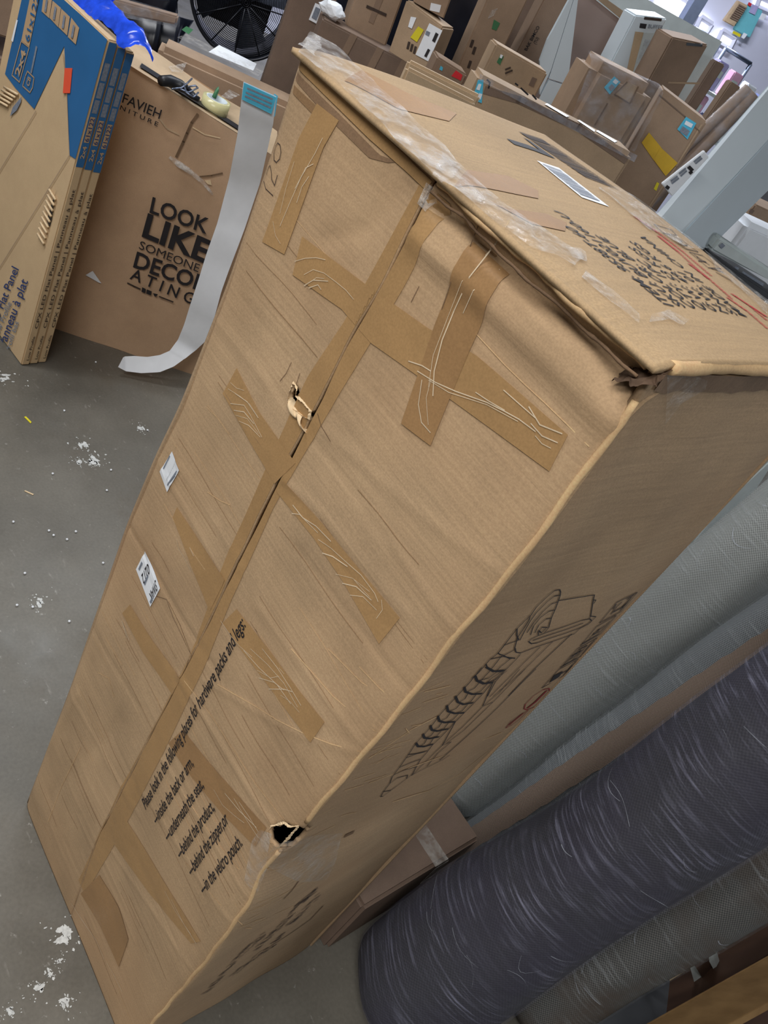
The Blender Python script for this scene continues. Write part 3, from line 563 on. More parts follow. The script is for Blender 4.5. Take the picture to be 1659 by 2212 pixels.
# --- top: shipping marks
bs, be, ts_, te = T2([(1452, 669.6), (1239.7, 493), (1429.5, 664), (1213, 484)]); bs8 = T2([(1613.8, 687)])[0]
v0, _ = textgeo('ITEM: 9538T-60', .012); nat = np.linalg.norm(be - bs) / (v0[:, 0].max() - v0[:, 0].min())
TL = ['ITEM: 9538T-60', 'SKU: BUV021160-U', 'COLOR: BLUE', 'QTY: 1PC', 'G.W: 53 KGS', 'N.W: 49.6 KGS', 'S/NO: 01', 'MADE IN CHINA']
for i, s in enumerate(TL):
    a = bs + (bs8 - bs) * i / 7.; a = np.array([bs[0] - (bs[0] - bs8[0]) * i / 7., a[1]]); capv = (bs8 - bs) / 7. * .66
    text_on('shipping_mark', s, a, a + (be - bs), -np.array([.003, abs(capv[1])]), TS(.0008), M['ink'], hero, .008, natural=nat)
cT = C((1080, 250), 5.53); BQ = T2(cT([(225, 190), (500, 268), (1340, 885), (1010, 745)])); bars = []
for k in range(62):
    s_ = k / 61.; wv = random.choice([.0008, .0014, .0022]); bars.append((np.array([BQ[0] + (BQ[3] - BQ[0]) * s_, BQ[1] + (BQ[2] - BQ[1]) * s_]), wv))
strokes_on('barcode', bars, .001, TS(.0008), M['ink_soft'], hero)
num = [BQ[1] + (BQ[2] - BQ[1]) * s for s in np.linspace(.1, .98, 30)]
strokes_on('barcode', [(np.array([p + (0, .004), p + (.004, .010)]), .0015) for p in num], .001, TS(.0008), M['ink_soft'], hero)
VV = T2(cT([(75, 275), (170, 345), (400, 420), (660, 523), (490, 425), (330, 355)])); mk('arrow_mark', tsurf(VV, .0008), [(0, 1, 2, 3), (0, 3, 4, 5)], M['ink'], hero)
VV = T2(cT([(272, 258), (350, 300), (660, 523), (480, 425)])); mk('arrow_mark', tsurf(VV, .0009), [(0, 1, 2, 3)], M['ink'], hero)
tl = label_quad('white_label', cT([(440, 535), (700, 630), (1300, 1095), (980, 970)]), T2, tsurf, .0009, M['paper'], hero)
LQ = T2(cT([(480, 555), (690, 640), (1200, 1040), (985, 955)])); bb = []
for k in range(34):
    s_ = .06 + .9 * k / 33.; bb.append((np.array([LQ[0] + (LQ[3] - LQ[0]) * s_, LQ[1] + (LQ[2] - LQ[1]) * s_]), random.choice([.0008, .0016, .0024])))
strokes_on('label_print', bb, .001, TS(.0014), M['label_grey'], tl)
c7 = C((1380, 430), 5.946); RD = []
for L, n in (([(-60, 250), (220, 440), (560, 690), (940, 1000)], 44), ([(240, 490), (500, 690), (900, 1040)], 34), ([(640, 840), (900, 1030), (1200, 1290)], 30), ([(1130, 1270), (1400, 1450), (1659, 1680)], 24), ([(1200, 1220), (1420, 1360), (1659, 1560)], 22), ([(1440, 1370), (1659, 1510)], 12)):
    L = np.array(L, float)
    for k in range(n):
        s_ = (k + .3 * random.random()) / n * (len(L) - 1); i = min(int(s_), len(L) - 2); p = L[i] + (L[i + 1] - L[i]) * (s_ - i); RD.append((T2(c7([(p[0] - 18, p[1] - 9), (p[0] + 22, p[1] + 3)])), .0015))
strokes_on('red_print', RD, .002, TS(.0008), M['red_ink'], hero)
tf = []
for q in ([(300, 450), (530, 540), (750, 692), (590, 652)], [(640, 690), (810, 738), (1050, 900), (890, 885)], [(180, 345), (400, 420), (470, 490), (300, 455)]): tf.append((T2(c7(q + q[:1])), .0016))
for L in ([(440, 525), (500, 560), (540, 560)], [(500, 580), (560, 610), (610, 610)], [(740, 750), (800, 800), (860, 820)], [(760, 800), (850, 810)], [(700, 720), (900, 850)], [(920, 890), (1080, 940)], [(990, 940), (1200, 1050)]): tf.append((T2(c7(L)), .0020))
strokes_on('handling_icon', tf, .0016, TS(.0008), M['ink_soft'], hero)
strip_on('brown_tape', [(780, 155), (880, 205), (985, 248)], [(745, 172), (860, 235), (970, 262)], T2, tsurf, .0007, M['tape_top'], 30, 6)
strip_on('brown_tape', [(1010, 365), (1100, 375), (1165, 408)], [(985, 395), (1080, 410), (1165, 425)], T2, tsurf, .0007, M['tape_top'], 30, 6)
strip_on('brown_tape', [(1090, 450), (1180, 460), (1225, 480)], [(1060, 435), (1150, 485), (1220, 500)], T2, tsurf, .0007, M['tape_top'], 30, 6)
# crumpled clear tape along the top edges
def crumple(name, up, low, fn2d, surf, off, amp, n=70, m=9, mat='clear', freq=20):
    o = strip_on(name, up, low, fn2d, surf, off, M[mat], n, m); b = base_of(o.parent)
    for vtx in o.data.vertices:
        q = Vector(vtx.co); d = noise.noise_vector(q * freq) * amp + noise.noise_vector(q * freq * 2.7) * amp * .3; d.z = abs(d.z); vtx.co = q + d
    return o
crumple('clear_tape', [(665, 78), (720, 105), (800, 175), (880, 250), (960, 318), (1000, 365)], [(648, 112), (680, 135), (760, 200), (850, 290), (930, 375), (955, 395)], T2, tsurf, .002, .004)
crumple('clear_tape', [(955, 330), (1010, 372), (1090, 445), (1180, 505), (1260, 560)], [(930, 378), (985, 405), (1065, 470), (1150, 530), (1235, 580)], T2, tsurf, .002, .0035)
crumple('clear_tape', [(1215, 540), (1245, 545), (1255, 552)], [(1230, 565), (1250, 570), (1262, 575)], T2, tsurf, .003, .004, 20, 8)
crumple('clear_tape', [(1260, 590), (1320, 635), (1380, 690)], [(1250, 600), (1310, 650), (1375, 705)], T2, tsurf, .002, .004, 40, 6)
crumple('clear_tape', [(1405, 690), (1440, 680), (1480, 705)], [(1400, 705), (1440, 700), (1470, 712)], T2, tsurf, .002, .003, 20, 6)
crumple('clear_tape', [(1330, 412), (1400, 455), (1470, 512), (1520, 545)], [(1290, 410), (1340, 450), (1400, 500), (1480, 540)], T2, tsurf, .002, .003)
crumple('clear_tape', [(1520, 545), (1580, 590), (1659, 650)], [(1550, 590), (1600, 625), (1659, 680)], T2, tsurf, .002, .0035)
crumple('clear_tape', [(655, 85), (650, 98), (648, 108)], [(690, 100), (688, 118), (680, 132)], T2, tsurf, .006, .010, 20, 10)
strip_on('clear_tape', [(925, 395), (932, 400), (938, 405)], [(905, 440), (915, 450), (922, 458)], F2, fsurf, .003, M['clear'], 12, 12)

# ------------------------------------------------------------------ helpers for the stacked cartons behind
def rotz(v, a): c, s = math.cos(a), math.sin(a); return np.array([c * v[0] - s * v[1], s * v[0] + c * v[1], v[2]])
class Plane:
    """upright (or leaning) plane facing the aisle, through the photo point c at distance d"""
    def __init__(s, c, d, yaw=0., lean=0.):
        s.p = ond(c[0], c[1], d); n = rotz(NN, math.radians(yaw)); s.u = rotz(UU, math.radians(yaw))
        s.n = n * math.cos(lean) + np.array([0, 0, math.sin(lean)]); s.w = np.cross(s.n, s.u) * (1 if np.cross(s.n, s.u)[2] > 0 else -1)
    def at(s, x, y): return onp(x, y, s.p, s.n)
    def q2(s, pts): return np.array([[(s.at(x, y) - s.p) @ s.u, (s.at(x, y) - s.p) @ s.w] for x, y in pts])
    def surf(s, Q, off=0.):
        Q = np.asarray(Q, float); return s.p + Q[..., :1] * s.u + Q[..., 1:] * s.w + s.n * off
    def S(s, off): return lambda Q: s.surf(Q, off)
def decal(name, pl, px, mat, parent, off=.0015, th=.0012):
    q = [pl.surf(p, off) for p in pl.q2(px)]; return MB().quadprism(q, -pl.n * th).build(name, mat, parent)
def ptext(name, pl, s, a, b, up, mat, parent, bold=.01, off=.002):
    A, B, U_ = pl.q2([a, b, (a[0] + up[0], a[1] + up[1])]); return text_on(name, s, A, B, U_ - A, pl.S(off), mat, parent, bold)
def pstroke(name, pl, lines, wd, mat, parent, off=.002, kind=None): return strokes_on(name, [pl.q2(L) for L in lines], wd, pl.S(off), mat, parent, kind)
def qbox(name, label, cat, px, d, depth, mat, z0=None, yaw=0, group=None, bev=.006, lean=0., body='body', warp=.0):
    """carton from the four photo corners TL TR BR BL of its front face; z0 carries it down to what it stands on"""
    c = (sum(p[0] for p in px[:2]) / 2, sum(p[1] for p in px[:2]) / 2); pl = Plane(c, d, yaw, lean)
    P = [pl.at(*p) for p in px]
    if len(P) == 2 : P += [P[1].copy(), P[0].copy()]
    if z0 is not None:
        for i, j in ((2, 1), (3, 0)):
            if len(px) > 2 and P[i][2] > z0 + .05:   # keep the visible slope of the edge, then straight down
                k = (P[j][2] - z0) / max(P[j][2] - P[i][2], .05); q = P[i].copy(); q[2] = z0; P[i] = q
            else: q = P[i].copy(); q[2] = z0; P[i] = q
    b = np.mean(P, 0) - pl.n * depth / 2; b[2] = min(p[2] for p in P)
    r = root(name, tuple(b), label, cat, group)
    MB().quadprism(P, -pl.n * depth).build(body, mat, r, bev=bev); r2 = r
    return r, pl
K = lambda nm, c, **k: M.setdefault(nm, cardboard(nm, c, **k))
K('carton_a', (160, 136, 114), fine=.6); K('carton_b', (142, 120, 102), fine=.6); K('carton_c', (172, 148, 122), fine=.6); K('carton_d', (124, 105, 92), fine=.6); K('carton_e', (190, 166, 136), fine=.6)
K('saf', (192, 160, 130), fine=.5, var=.06); K('led_tan', (204, 176, 138), fine=.4, var=.05); K('printed_tan', (186, 156, 122), fine=.2)

# ------------------------------------------------------------------ big carton with bold lettering, standing on the floor
SP = Plane((350, 172), 2.95)
u0 = SP.q2([(258, 128)])[0][0] - .02; f0 = SP.surf([u0, 0]); f0[2] = 0
su = SP.u; top_l, top_r, wid = 1.032, .945, .58
dep = (NN @ SP.p) - (NN @ onz(400, 130, 1.0)); dep = max(.16, min(dep, .30))
P = [f0 + np.array([0, 0, top_l]), f0 + su * wid + np.array([0, 0, top_r]), f0 + su * wid, f0]
saf = root('furniture_carton', tuple(f0 + su * wid / 2 - NN * dep / 2), 'big pale brown carton with bold black lettering, standing behind the three leaning panel boxes', 'carton')
r_, c_ = 40, 40; G = np.zeros((r_, c_, 3))
for i in range(r_):
    for j in range(c_):
        a, b = j / (c_ - 1), i / (r_ - 1); p = (P[3] * (1 - b) + P[0] * b) * (1 - a) + (P[2] * (1 - b) + P[1] * b) * a
        G[i, j] = p + NN * (.006 * math.sin(a * 5 + 1) * math.sin(b * 4) + .003 * noise.noise(Vector(p * 7)))
v, f = gridmesh(G); mk('front_panel', v, f, M['saf'], saf, True)
Pb = [p - NN * dep for p in P]
MB().add(P + Pb, [(7, 6, 5, 4), (1, 5, 6, 2), (2, 6, 7, 3), (3, 7, 4, 0)]).build('body', M['saf'], saf)
def topface(a, b, off=0.): # a along u 0..1, b depth 0..1
    return (P[0] * (1 - a) + P[1] * a) * (1 - b) + (Pb[0] * (1 - a) + Pb[1] * a) * b + np.array([0, 0, off])
ga = np.linspace(0, 1, 30); 
G = np.array([[topface(a, b, .004 * math.sin(a * 9) * b) for b in np.linspace(0, 1, 10)] for a in ga]); v, f = gridmesh(G); mk('top_flap', v, [q[::-1] for q in f], M['carton_e'], saf, True)
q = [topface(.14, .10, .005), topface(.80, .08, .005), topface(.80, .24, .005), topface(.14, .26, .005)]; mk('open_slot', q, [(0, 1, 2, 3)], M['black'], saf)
s3 = C((240, 0), 3.95); s4 = C((240, 380), 3.95); s2 = C((0, 400), 3.95)
def T1(s, a, b, up, cc, mat=M['ink'], bold=.01, nm='printed_lettering'): A, B = cc([a, b]); ptext(nm, SP, s, A, B, (up[0] / 3.95, up[1] / 3.95), mat, saf, bold, .010)
T1('FAVIEH', (95, 865), (415, 1008), (22, -78), s3); T1('N I T U R E', (78, 925), (398, 1072), (10, -36), s3)
T1('LOOK', (330, 300), (815, 485), (28, -130), s4, bold=.02); T1('LIKE', (265, 500), (810, 735), (52, -190), s4, bold=.03); T1('SOMEONE', (238, 610), (745, 812), (18, -68), s4, bold=0.)
T1('DECOR', (190, 765), (800, 985), (35, -130), s4, bold=.02); T1('A T I N G', (160, 865), (690, 1085), (32, -90), s4, bold=.012)
pstroke('printed_rule', SP, [s4([(145, 905), (195, 930), (250, 955)])], .006, M['ink_soft'], saf, .010); pstroke('printed_rule', SP, [s4([(415, 1020), (530, 1065)])], .006, M['ink_soft'], saf, .010)
for q in ([(268, 940), (300, 955), (295, 990), (262, 978)], [(308, 958), (350, 975), (342, 1008), (302, 992)], [(360, 990), (402, 1000), (385, 1020), (372, 1015)]): decal('printed_icon', SP, s4(q), M['ink'], saf, .011)
decal('torn_label', SP, s2([(735, 755), (795, 720), (868, 825), (845, 818)]), M['paper'], saf, .012)
pstroke('board_tear', SP, [s3([(740, 970), (690, 1040), (650, 1130), (620, 1200), (560, 1330)])], .009, M['grime'], saf, .010)
pstroke('board_crease', SP, [s3([(700, 1080), (800, 1140), (930, 1170)])], .004, M['cream'], saf, .010); pstroke('board_crease', SP, [s3([(420, 1010), (480, 1090), (580, 1140)])], .004, M['carton_e'], saf, .010); pstroke('board_tear', SP, [s3([(760, 1500), (860, 1490), (950, 1470)])], .006, M['grime'], saf, .010)
MB().tube([SP.surf(q, .012) for q in SP.q2(s3([(500, 1330), (580, 1390), (700, 1470), (800, 1560), (870, 1650)]))], [.006, .011, .009, .007, .004], 8).build('peeled_tape', M['clear'], saf, True)
decal('hole', SP, s3([(800, 1530), (850, 1525), (860, 1570), (825, 1560)]), M['cream'], saf, .012)
for q in ([(480, 600), (640, 560), (600, 650), (510, 640)], [(930, 850), (1000, 790), (1090, 840), (1000, 880)]):
    pts = [onz(x, y, 1.0) for x, y in s3(q)]; mk('glossy_tape', [p + np.array([0, 0, .012]) for p in pts], [(0, 1, 2, 3)], M['clear'], saf)

# things lying on it
rp = onz(462, 236, .985); roll = root('tape_roll', tuple(rp - np.array([0, 0, .012])), 'pale yellow roll of clear tape lying on top of the lettered carton', 'tape roll')
def ring(mb, c, r0, r1, h, n=40):
    v = []
    for k in range(n):
        a = 2 * math.pi * k / n; e = np.array([math.cos(a), math.sin(a), 0]); v += [c + e * r1, c + e * r1 + (0, 0, h), c + e * r0 + (0, 0, h), c + e * r0]
    f = [(4 * k + i, 4 * ((k + 1) % n) + i, 4 * ((k + 1) % n) + (i + 1) % 4, 4 * k + (i + 1) % 4) for k in range(n) for i in range(4)]; return mb.add(v, f)
M['tape_yellow'] = plain('yellowed_tape', (214, 208, 158), .25, var=.06)
ring(MB(), rp - (0, 0, .012), .036, .048, .048).build('tape_winding', M['tape_yellow'], roll, True); ring(MB(), rp - (0, 0, .012), .0335, .036, .049).build('core', M['white'], roll, True)
MB().tube([rp + np.array(p) for p in ((-.02, .0, .03), (-.03, .01, .055), (-.045, .02, .06))], [.008, .006, .002], 6).build('tape_end', M['green'], roll, True)
tp = onz(385, 190, 1.0); tool = root('hand_tool', tuple(tp), 'dark grey hand tool with looped grey cords on the lettered carton', 'tool')
tpx = lambda pts, z: [onz(x, y, z) for x, y in pts]
MB().tube(tpx(s3([(430, 690), (500, 690), (590, 730), (640, 760)]), 1.03), [.016, .019, .018, .014], 10).build('handle', M['black'], tool, True)
MB().tube(tpx(s3([(640, 760), (700, 820), (750, 850)]), 1.02), [.014, .012, .008], 8).build('head', M['black_metal'], tool, True)
for q in ([(520, 760), (600, 750), (650, 710), (690, 670)], [(590, 760), (660, 790), (740, 750), (720, 730), (660, 740)], [(620, 720), (640, 790), (700, 830), (745, 790)]): MB().tube(tpx(s3(q), 1.045), .003, 6).build('cord', M['steel'], tool, True)

# label liner hanging from the carton to the floor
lin = root('label_strip', tuple(onz(330, 790)), 'long white label liner with cyan labels hanging down the lettered carton to the floor', 'label strip')
ROW = [((526, 176), (597, 208), 2.80), ((519, 235), (590, 268), 2.81), ((513, 290), (583, 300), 2.83), ((495, 385), (562, 395), 2.86), ((470, 480), (530, 490), 2.87), ((447, 545), (498, 575), 2.86), ((430, 600), (478, 630), 2.85), ((412, 655), (462, 690), 2.84), ((398, 700), (445, 735), 2.85), ((384, 735), (422, 758), 2.85)]
V = []
for L, R_, d in ROW: V.append((ond(*L, d), ond(*R_, d)))
V += [(ond(366, 758, 2.84), ond(400, 774, 2.82)), (ond(345, 767, 2.83), ond(375, 792, 2.80)), (ond(318, 771, 2.82), ond(345, 804, 2.79)), (ond(290, 769, 2.81), ond(305, 806, 2.78)), (ond(270, 770, 2.80), ond(272, 802, 2.77)), (ond(266, 772, 2.79), ond(255, 793, 2.76))]
V = np.array(V); 
def dens(V, k):
    s = np.arange(len(V)); t_ = np.linspace(0, len(V) - 1, k); return np.stack([np.stack([np.interp(t_, s, V[:, j, i]) for i in range(3)], -1) for j in range(2)], 1)
Vd = dens(V, 90); Vd[:, :, :] += (.0025 * np.sin(np.arange(90) * .55) * (np.arange(90) < 60))[:, None, None] * NN
v, f = gridmesh(Vd); mk('liner', v, f, M['paper'], lin, True)
lp = Plane((560, 200), 2.795); lb = decal('cyan_label', lp, [(527, 178), (597, 210), (586, 246), (522, 214)], M['cyan'], lin, .003)
for a_, b_ in (((535, 190), (588, 213)), ((532, 199), (586, 223)), ((530, 207), (584, 232))): pstroke('label_print', lp, [[a_, b_]], .005, M['label_grey'], lb, .0052)
decal('cyan_label', Plane((592, 220), 2.83), [(592, 202), (600, 207), (594, 250), (584, 262)], M['cyan'], lin, .002)

# ------------------------------------------------------------------ three flat light-panel boxes leaning on edge
LA = np.array([-.9945, -.1045, 0]); LT_ = np.array([-.1045, .9945, 0]); th_ = .042; LL = math.cos(th_) * np.array([0, 0, 1]) + math.sin(th_) * LT_; LN = np.cross(LA, LL); LN *= np.sign(LN @ (CAM - np.array([-1.6, .5, .5])))
LP0 = np.array([-1.603, .524, .002]); LH = 1.14; LW = .55; LTH = .033
class LPlane:
    def __init__(s, p, u, w): s.p = p; s.u = u; s.w = w; n = np.cross(u, w); n /= np.linalg.norm(n); s.n = n * np.sign(n @ (CAM - p))
    q2 = Plane.q2; surf = Plane.surf; S = Plane.S
    def at(s, x, y): return onp(x, y, s.p, s.n)
names = ['front flat panel box with blue and tan print and an orange sticker', 'middle flat panel box of the three leaning ones, blue edge print', 'rear flat panel box of the three leaning ones, touching blue plastic film']
leds = []
off = 0
for k in range(3):
    p0 = LP0 + LT_ * off + (LA * .004 * k); p0[2] = .002; gap = LTH; hh = LH - .01 * k
    r = root('panel_box', tuple(p0 + LA * LW / 2), names[k], 'flat carton', 'flat light panel boxes leaning beside the lettered carton')
    q = [p0, p0 + LA * LW, p0 + LA * LW + LL * hh, p0 + LL * hh]; MB().quadprism(q, LT_ * (LTH - .002)).build('body', M['led_tan'], r, bev=.004)
    ep = LPlane(p0 - LA * 0, LT_, LL); leds.append((r, p0, ep, hh)); off += LTH
fr, p0, ep, hh = leds[0]; fp = LPlane(LP0, LA, LL)
poly = [(60, -70), (178, 34), (236, 88), (170, 350), (152, 336), (140, 100), (75, 236), (34, 190), (12, 160), (48, 0)]
Q = fp.q2(poly); Q[:, 1] = np.minimum(Q[:, 1], LH - .002); Q[:, 0] = np.clip(Q[:, 0], .002, LW - .002); mk('blue_print', fp.surf(Q, .002), [tuple(range(len(poly)))], M['blue_print'], fr)
c8 = C((0, 0), 6.705)
def LD(nm, q, mat, o=.004): Qq = fp.q2(c8(q)); Qq[:, 1] = np.minimum(Qq[:, 1], LH - .003); return mk(nm, fp.surf(Qq, o), [tuple(range(len(q)))], mat, fr)
def LTx(s, a, b, up, mat, bold=.01, o=.005): A, B = c8([a, b]); ptext('printed_lettering', fp, s, A, B, (up[0] / 6.705, up[1] / 6.705), mat, fr, bold, o)
LD('printed_panel', [(325, 595), (440, 690), (600, -100), (480, -160)], M['printed_tan'])
LTx('61x122', (445, 625), (590, -40), (-62, -45), M['blue_print'], .012, .006)
pstroke('printed_frame', fp, [c8([(190, 1095), (300, 1195), (440, 690), (325, 600), (190, 1095)])], .004, M['printed_tan'], fr, .004)
LTx('2x4', (295, 1120), (400, 760), (-60, -48), M['printed_tan'], .03)
pstroke('printed_frame', fp, [c8([(345, 1250), (450, 1345), (490, 1270), (510, 1130), (415, 1035), (385, 1110), (345, 1250)])], .004, M['printed_tan'], fr, .004)
LTx('CB', (440, 1265), (470, 1140), (-40, -40), M['printed_tan'], .02); pstroke('printed_rule', fp, [c8([(470, 1050), (545, 690)])], .010, M['label_grey'], fr, .004)
for q in ([(620, 170), (730, 270), (775, -20), (650, -60)], [(735, 265), (860, 400), (900, 120), (780, 15)], [(865, 400), (990, 520), (1030, 250), (905, 130)], [(1000, 540), (1115, 650), (1165, 410), (1050, 260)]):
    ic = LD('printed_icon', q, M['printed_tan']); a = np.array(q, float); m_ = a.mean(0)
    pstroke('icon_mark', fp, [c8([tuple(m_ + (x - m_) * .55) for x in ((a[0] + a[1]) / 2, (a[2] + a[3]) / 2)])], .012, M['label_grey'], ic, .006)
decal('orange_sticker', fp, [(143, 148), (159, 148), (154, 202), (139, 202)], M['orange'], fr, .005)
pstroke('printed_rule', fp, [[(139, 118), (147, 200), (152, 336)], ], .003, M['carton_c'], fr, .004); pstroke('printed_rule', fp, [[(80, 240), (0, 372)]], .003, M['carton_c'], fr, .004); pstroke('printed_rule', fp, [[(152, 336), (100, 420), (0, 580)]], .003, M['carton_c'], fr, .004)
for s, a, b, up in (('LED Flat Panel', (-8, 712), (43, 582), (-14, -9)), ('Panneau à plat', (13, 750), (63, 608), (-15, -10))): ptext('printed_lettering', fp, s, a, b, up, M['ink_blue'], fr, .008, .004)
for s, a, b, up in (('Low Profile', (-2, 730), (28, 656), (-10, -7)), ('Profil bas', (22, 762), (43, 697), (-9, -6))): ptext('printed_lettering', fp, s, a, b, up, M['label_grey'], fr, .004, .004)
# torn corrugated patches
def flutes(pa, pb, n, dirv, parent, pl, mat=M['cream']):
    mb = MB()
    for k in range(n):
        s_ = k / (n - 1.); a = (pa[0] + (pb[0] - pa[0]) * s_, pa[1] + (pb[1] - pa[1]) * s_); b = (a[0] + dirv[0], a[1] + dirv[1]); mb2 = MB(); mb2.tube([pl.surf(pl.q2([a])[0], .006), pl.surf(pl.q2([b])[0], .007)], .0042, 6).build('torn_flute', mat, parent, True)
flutes((42, 205), (20, 230), 5, (-28, -16), fr, fp); flutes((110, 410), (85, 505), 9, (14, 22), fr, fp)
LD('torn_gap', [(840, 2745), (800, 2860), (760, 3180), (730, 3290), (690, 3200), (760, 2950)], M['black'], .003); LD('torn_gap', [(330, 1400), (200, 1560), (160, 1690), (260, 1600), (320, 1480)], M['label_grey'], .004)
LD('white_sticker', [(255, 290), (275, 300), (205, 615), (180, 590)], M['paper'])
foam = root('foam_sheet', tuple(onz(-5, 700)), 'white foam sheet standing upright behind the torn panel box', 'foam sheet'); mk_q = [fp.surf(q, -.15) for q in fp.q2([(-40, 200), (22, 168), (18, 300), (-40, 330)])]
for i in (2, 3): mk_q[i] = np.array([mk_q[i][0], mk_q[i][1], 0.])
MB().quadprism(mk_q, LT_ * .02).build('sheet', M['paper'], foam, bev=.003)
for k, (r, p0, ep, hh) in enumerate(leds):
    def E(nm, a0, a1, l0, l1, mat, o=.002, par=None): return mk(nm, ep.surf(np.array([[a0, l0], [a1, l0], [a1, l1], [a0, l1]]), o), [(0, 1, 2, 3)], mat, par or r)
    E('edge_print', .003, LTH - .005, hh * .665, hh - .006, M['blue_print'])
    for l0, l1 in ((.90, .945), (.855, .895), (.815, .85)): E('edge_icon', .007, LTH - .010, hh * l0, hh * l1, M['label_grey'], .003)
    E('edge_panel', .007, LTH - .010, hh * .735, hh * .805, M['printed_tan'], .003)
    text_on('edge_lettering', '61x122', (LTH - .012, hh * .738), (LTH - .012, hh * .802), (-.013, 0), ep.S(.004), M['ink_blue'], r, .01)
    text_on('edge_lettering', '2x4', (LTH - .012, hh * .69), (LTH - .012, hh * .725), (-.013, 0), ep.S(.004), M['printed_tan'], r, .02)
    text_on('edge_lettering', 'CPX LED Flat Panel | Panneau à plat', (LTH - .011, hh * .14), (LTH - .011, hh * .60), (-.011, 0), ep.S(.003), M['ink_soft'], r, .006)
    text_on('edge_lettering', 'Low Profile', (LTH - .011, hh * .02), (LTH - .011, hh * .11), (-.009, 0), ep.S(.003), M['ink_soft'], r, .006)
bf = root('blue_film', tuple(LP0 + LT_ * .07 + LL * 1.14), 'crumpled bright blue plastic film draped over the tops of the panel boxes', 'plastic film')
bp = LPlane(LP0 + LT_ * .05, LA, LL); rows = [((140, -20), (230, -20)), ((150, 15), (215, -6)), ((185, 28), (232, 15)), ((215, 42), (250, 38)), ((238, 60), (270, 62)), ((262, 78), (292, 88)), ((270, 96), (299, 112)), ((278, 112), (297, 120))]
V = np.array([(bp.surf(bp.q2([a])[0], .02), bp.surf(bp.q2([b])[0], -.045)) for a, b in rows]); Vd = dens(V, 70)
G = np.array([[Vd[i, 0] * (1 - s) + Vd[i, 1] * s + (.035 * math.sin(s * math.pi)) * np.array([0, 0, 1]) for s in np.linspace(0, 1, 10)] for i in range(70)])
for i in range(70):
    for j in range(10): G[i, j] += np.array(noise.noise_vector(Vector(G[i, j] * 24))) * .012 + np.array(noise.noise_vector(Vector(G[i, j] * 70))) * .004
v, f = gridmesh(G); mk('film', v, f, M['blue_film'], bf, True)
bp2 = LPlane(LP0 + LT_ * .1, LA, LL); mk('film_end', [bp2.surf(q, .003) for q in bp2.q2([(88, 748), (103, 745), (97, 776), (85, 772)])], [(0, 1, 2, 3)], M['blue_film'], bf)

# ------------------------------------------------------------------ cartons and goods stacked behind
r, pl = qbox('carton', 'brown carton with green sticker and a clear document pouch behind the lettered carton', 'carton', [(344, 97), (640, 232)], 3.32, .16, M['carton_a'], 0, bev=.02)
zt = pl.at(344, 97)[2]
def topq(nm, px, z, mat, par, o=.003): return mk(nm, [onz(x, y, z) + np.array([0, 0, o]) for x, y in px], [(0, 1, 2, 3)], mat, par)
topq('green_sticker', s3([(600, 260), (640, 230), (700, 260), (660, 300)]), zt, M['green'], r); topq('document_pouch', s3([(830, 450), (920, 390), (1240, 550), (1210, 610)]), zt, M['paper'], r); topq('clear_tape', s3([(560, 330), (640, 300), (1300, 620), (1250, 660)]), zt, M['clear2'], r, .005)
# drum fan
fpn = Plane((530, -12), 4.1, 8); fc = fpn.at(530, 2); fr_ = float(np.linalg.norm(fpn.at(562, 128) - fc)); fan = root('drum_fan', (fc[0] - .0 , fc[1], 0), 'large black drum fan with round wire grille on a tube stand', 'fan')
def circ(c, r, n=56, o=0.): return [c + fpn.u * r * math.cos(2 * math.pi * k / n) + fpn.w * r * math.sin(2 * math.pi * k / n) + fpn.n * o for k in range(n + 1)]
mb = MB(); n = 64; v = []; 
for o_, rr2 in ((.02, fr_ * 1.0), (.03, fr_ * .97), (.02, fr_ * .94), (-.22, fr_ * .94), (-.22, fr_ * 1.0)):
    v += [fc + fpn.u * rr2 * math.cos(2 * math.pi * k / n) + fpn.w * rr2 * math.sin(2 * math.pi * k / n) + fpn.n * o_ for k in range(n)]
mb.add(v, [(i * n + k, i * n + (k + 1) % n, ((i + 1) % 5) * n + (k + 1) % n, ((i + 1) % 5) * n + k) for i in range(5) for k in range(n)]).build('drum', M['black_metal'], fan, True)
mb = MB()
for k in range(1, 30): mb.tube(circ(fc, fr_ * .94 * k / 30., 48, .012 + .02 * (1 - (k / 30.) ** 2)), .0016, 4)
for k in range(12):
    a = 2 * math.pi * k / 12 + .1; e = fpn.u * math.cos(a) + fpn.w * math.sin(a); mb.tube([fc + e * fr_ * .1 + fpn.n * .034, fc + e * fr_ * .5 + fpn.n * .027, fc + e * fr_ * .95 + fpn.n * .012], .003, 5)
mb.build('grille', M['black_metal'], fan, True, kind='stuff')
for k in range(4):
    a = 2 * math.pi * k / 4 + .5; pts = []
    G = np.zeros((8, 6, 3))
    for i in range(8):
        for j in range(6):
            rad = fr_ * (.12 + .76 * i / 7.); aa = a + (j / 5. - .5) * .75; G[i, j] = fc + (fpn.u * math.cos(aa) + fpn.w * math.sin(aa)) * rad - fpn.n * (.09 + .05 * (j / 5. - .5))
    v, f = gridmesh(G); mk('blade', v, f, M['steel'], fan, True)
MB().tube([fc - fpn.n * .05, fc - fpn.n * .14], fr_ * .16, 24).build('hub', M['black'], fan, True)
mk('back_grille', [fc + fpn.u * a * fr_ * .66 + fpn.w * b * fr_ * .66 - fpn.n * .2 for a, b in ((-1, -1), (1, -1), (1, 1), (-1, 1))], [(0, 1, 2, 3)], M['black'], fan)
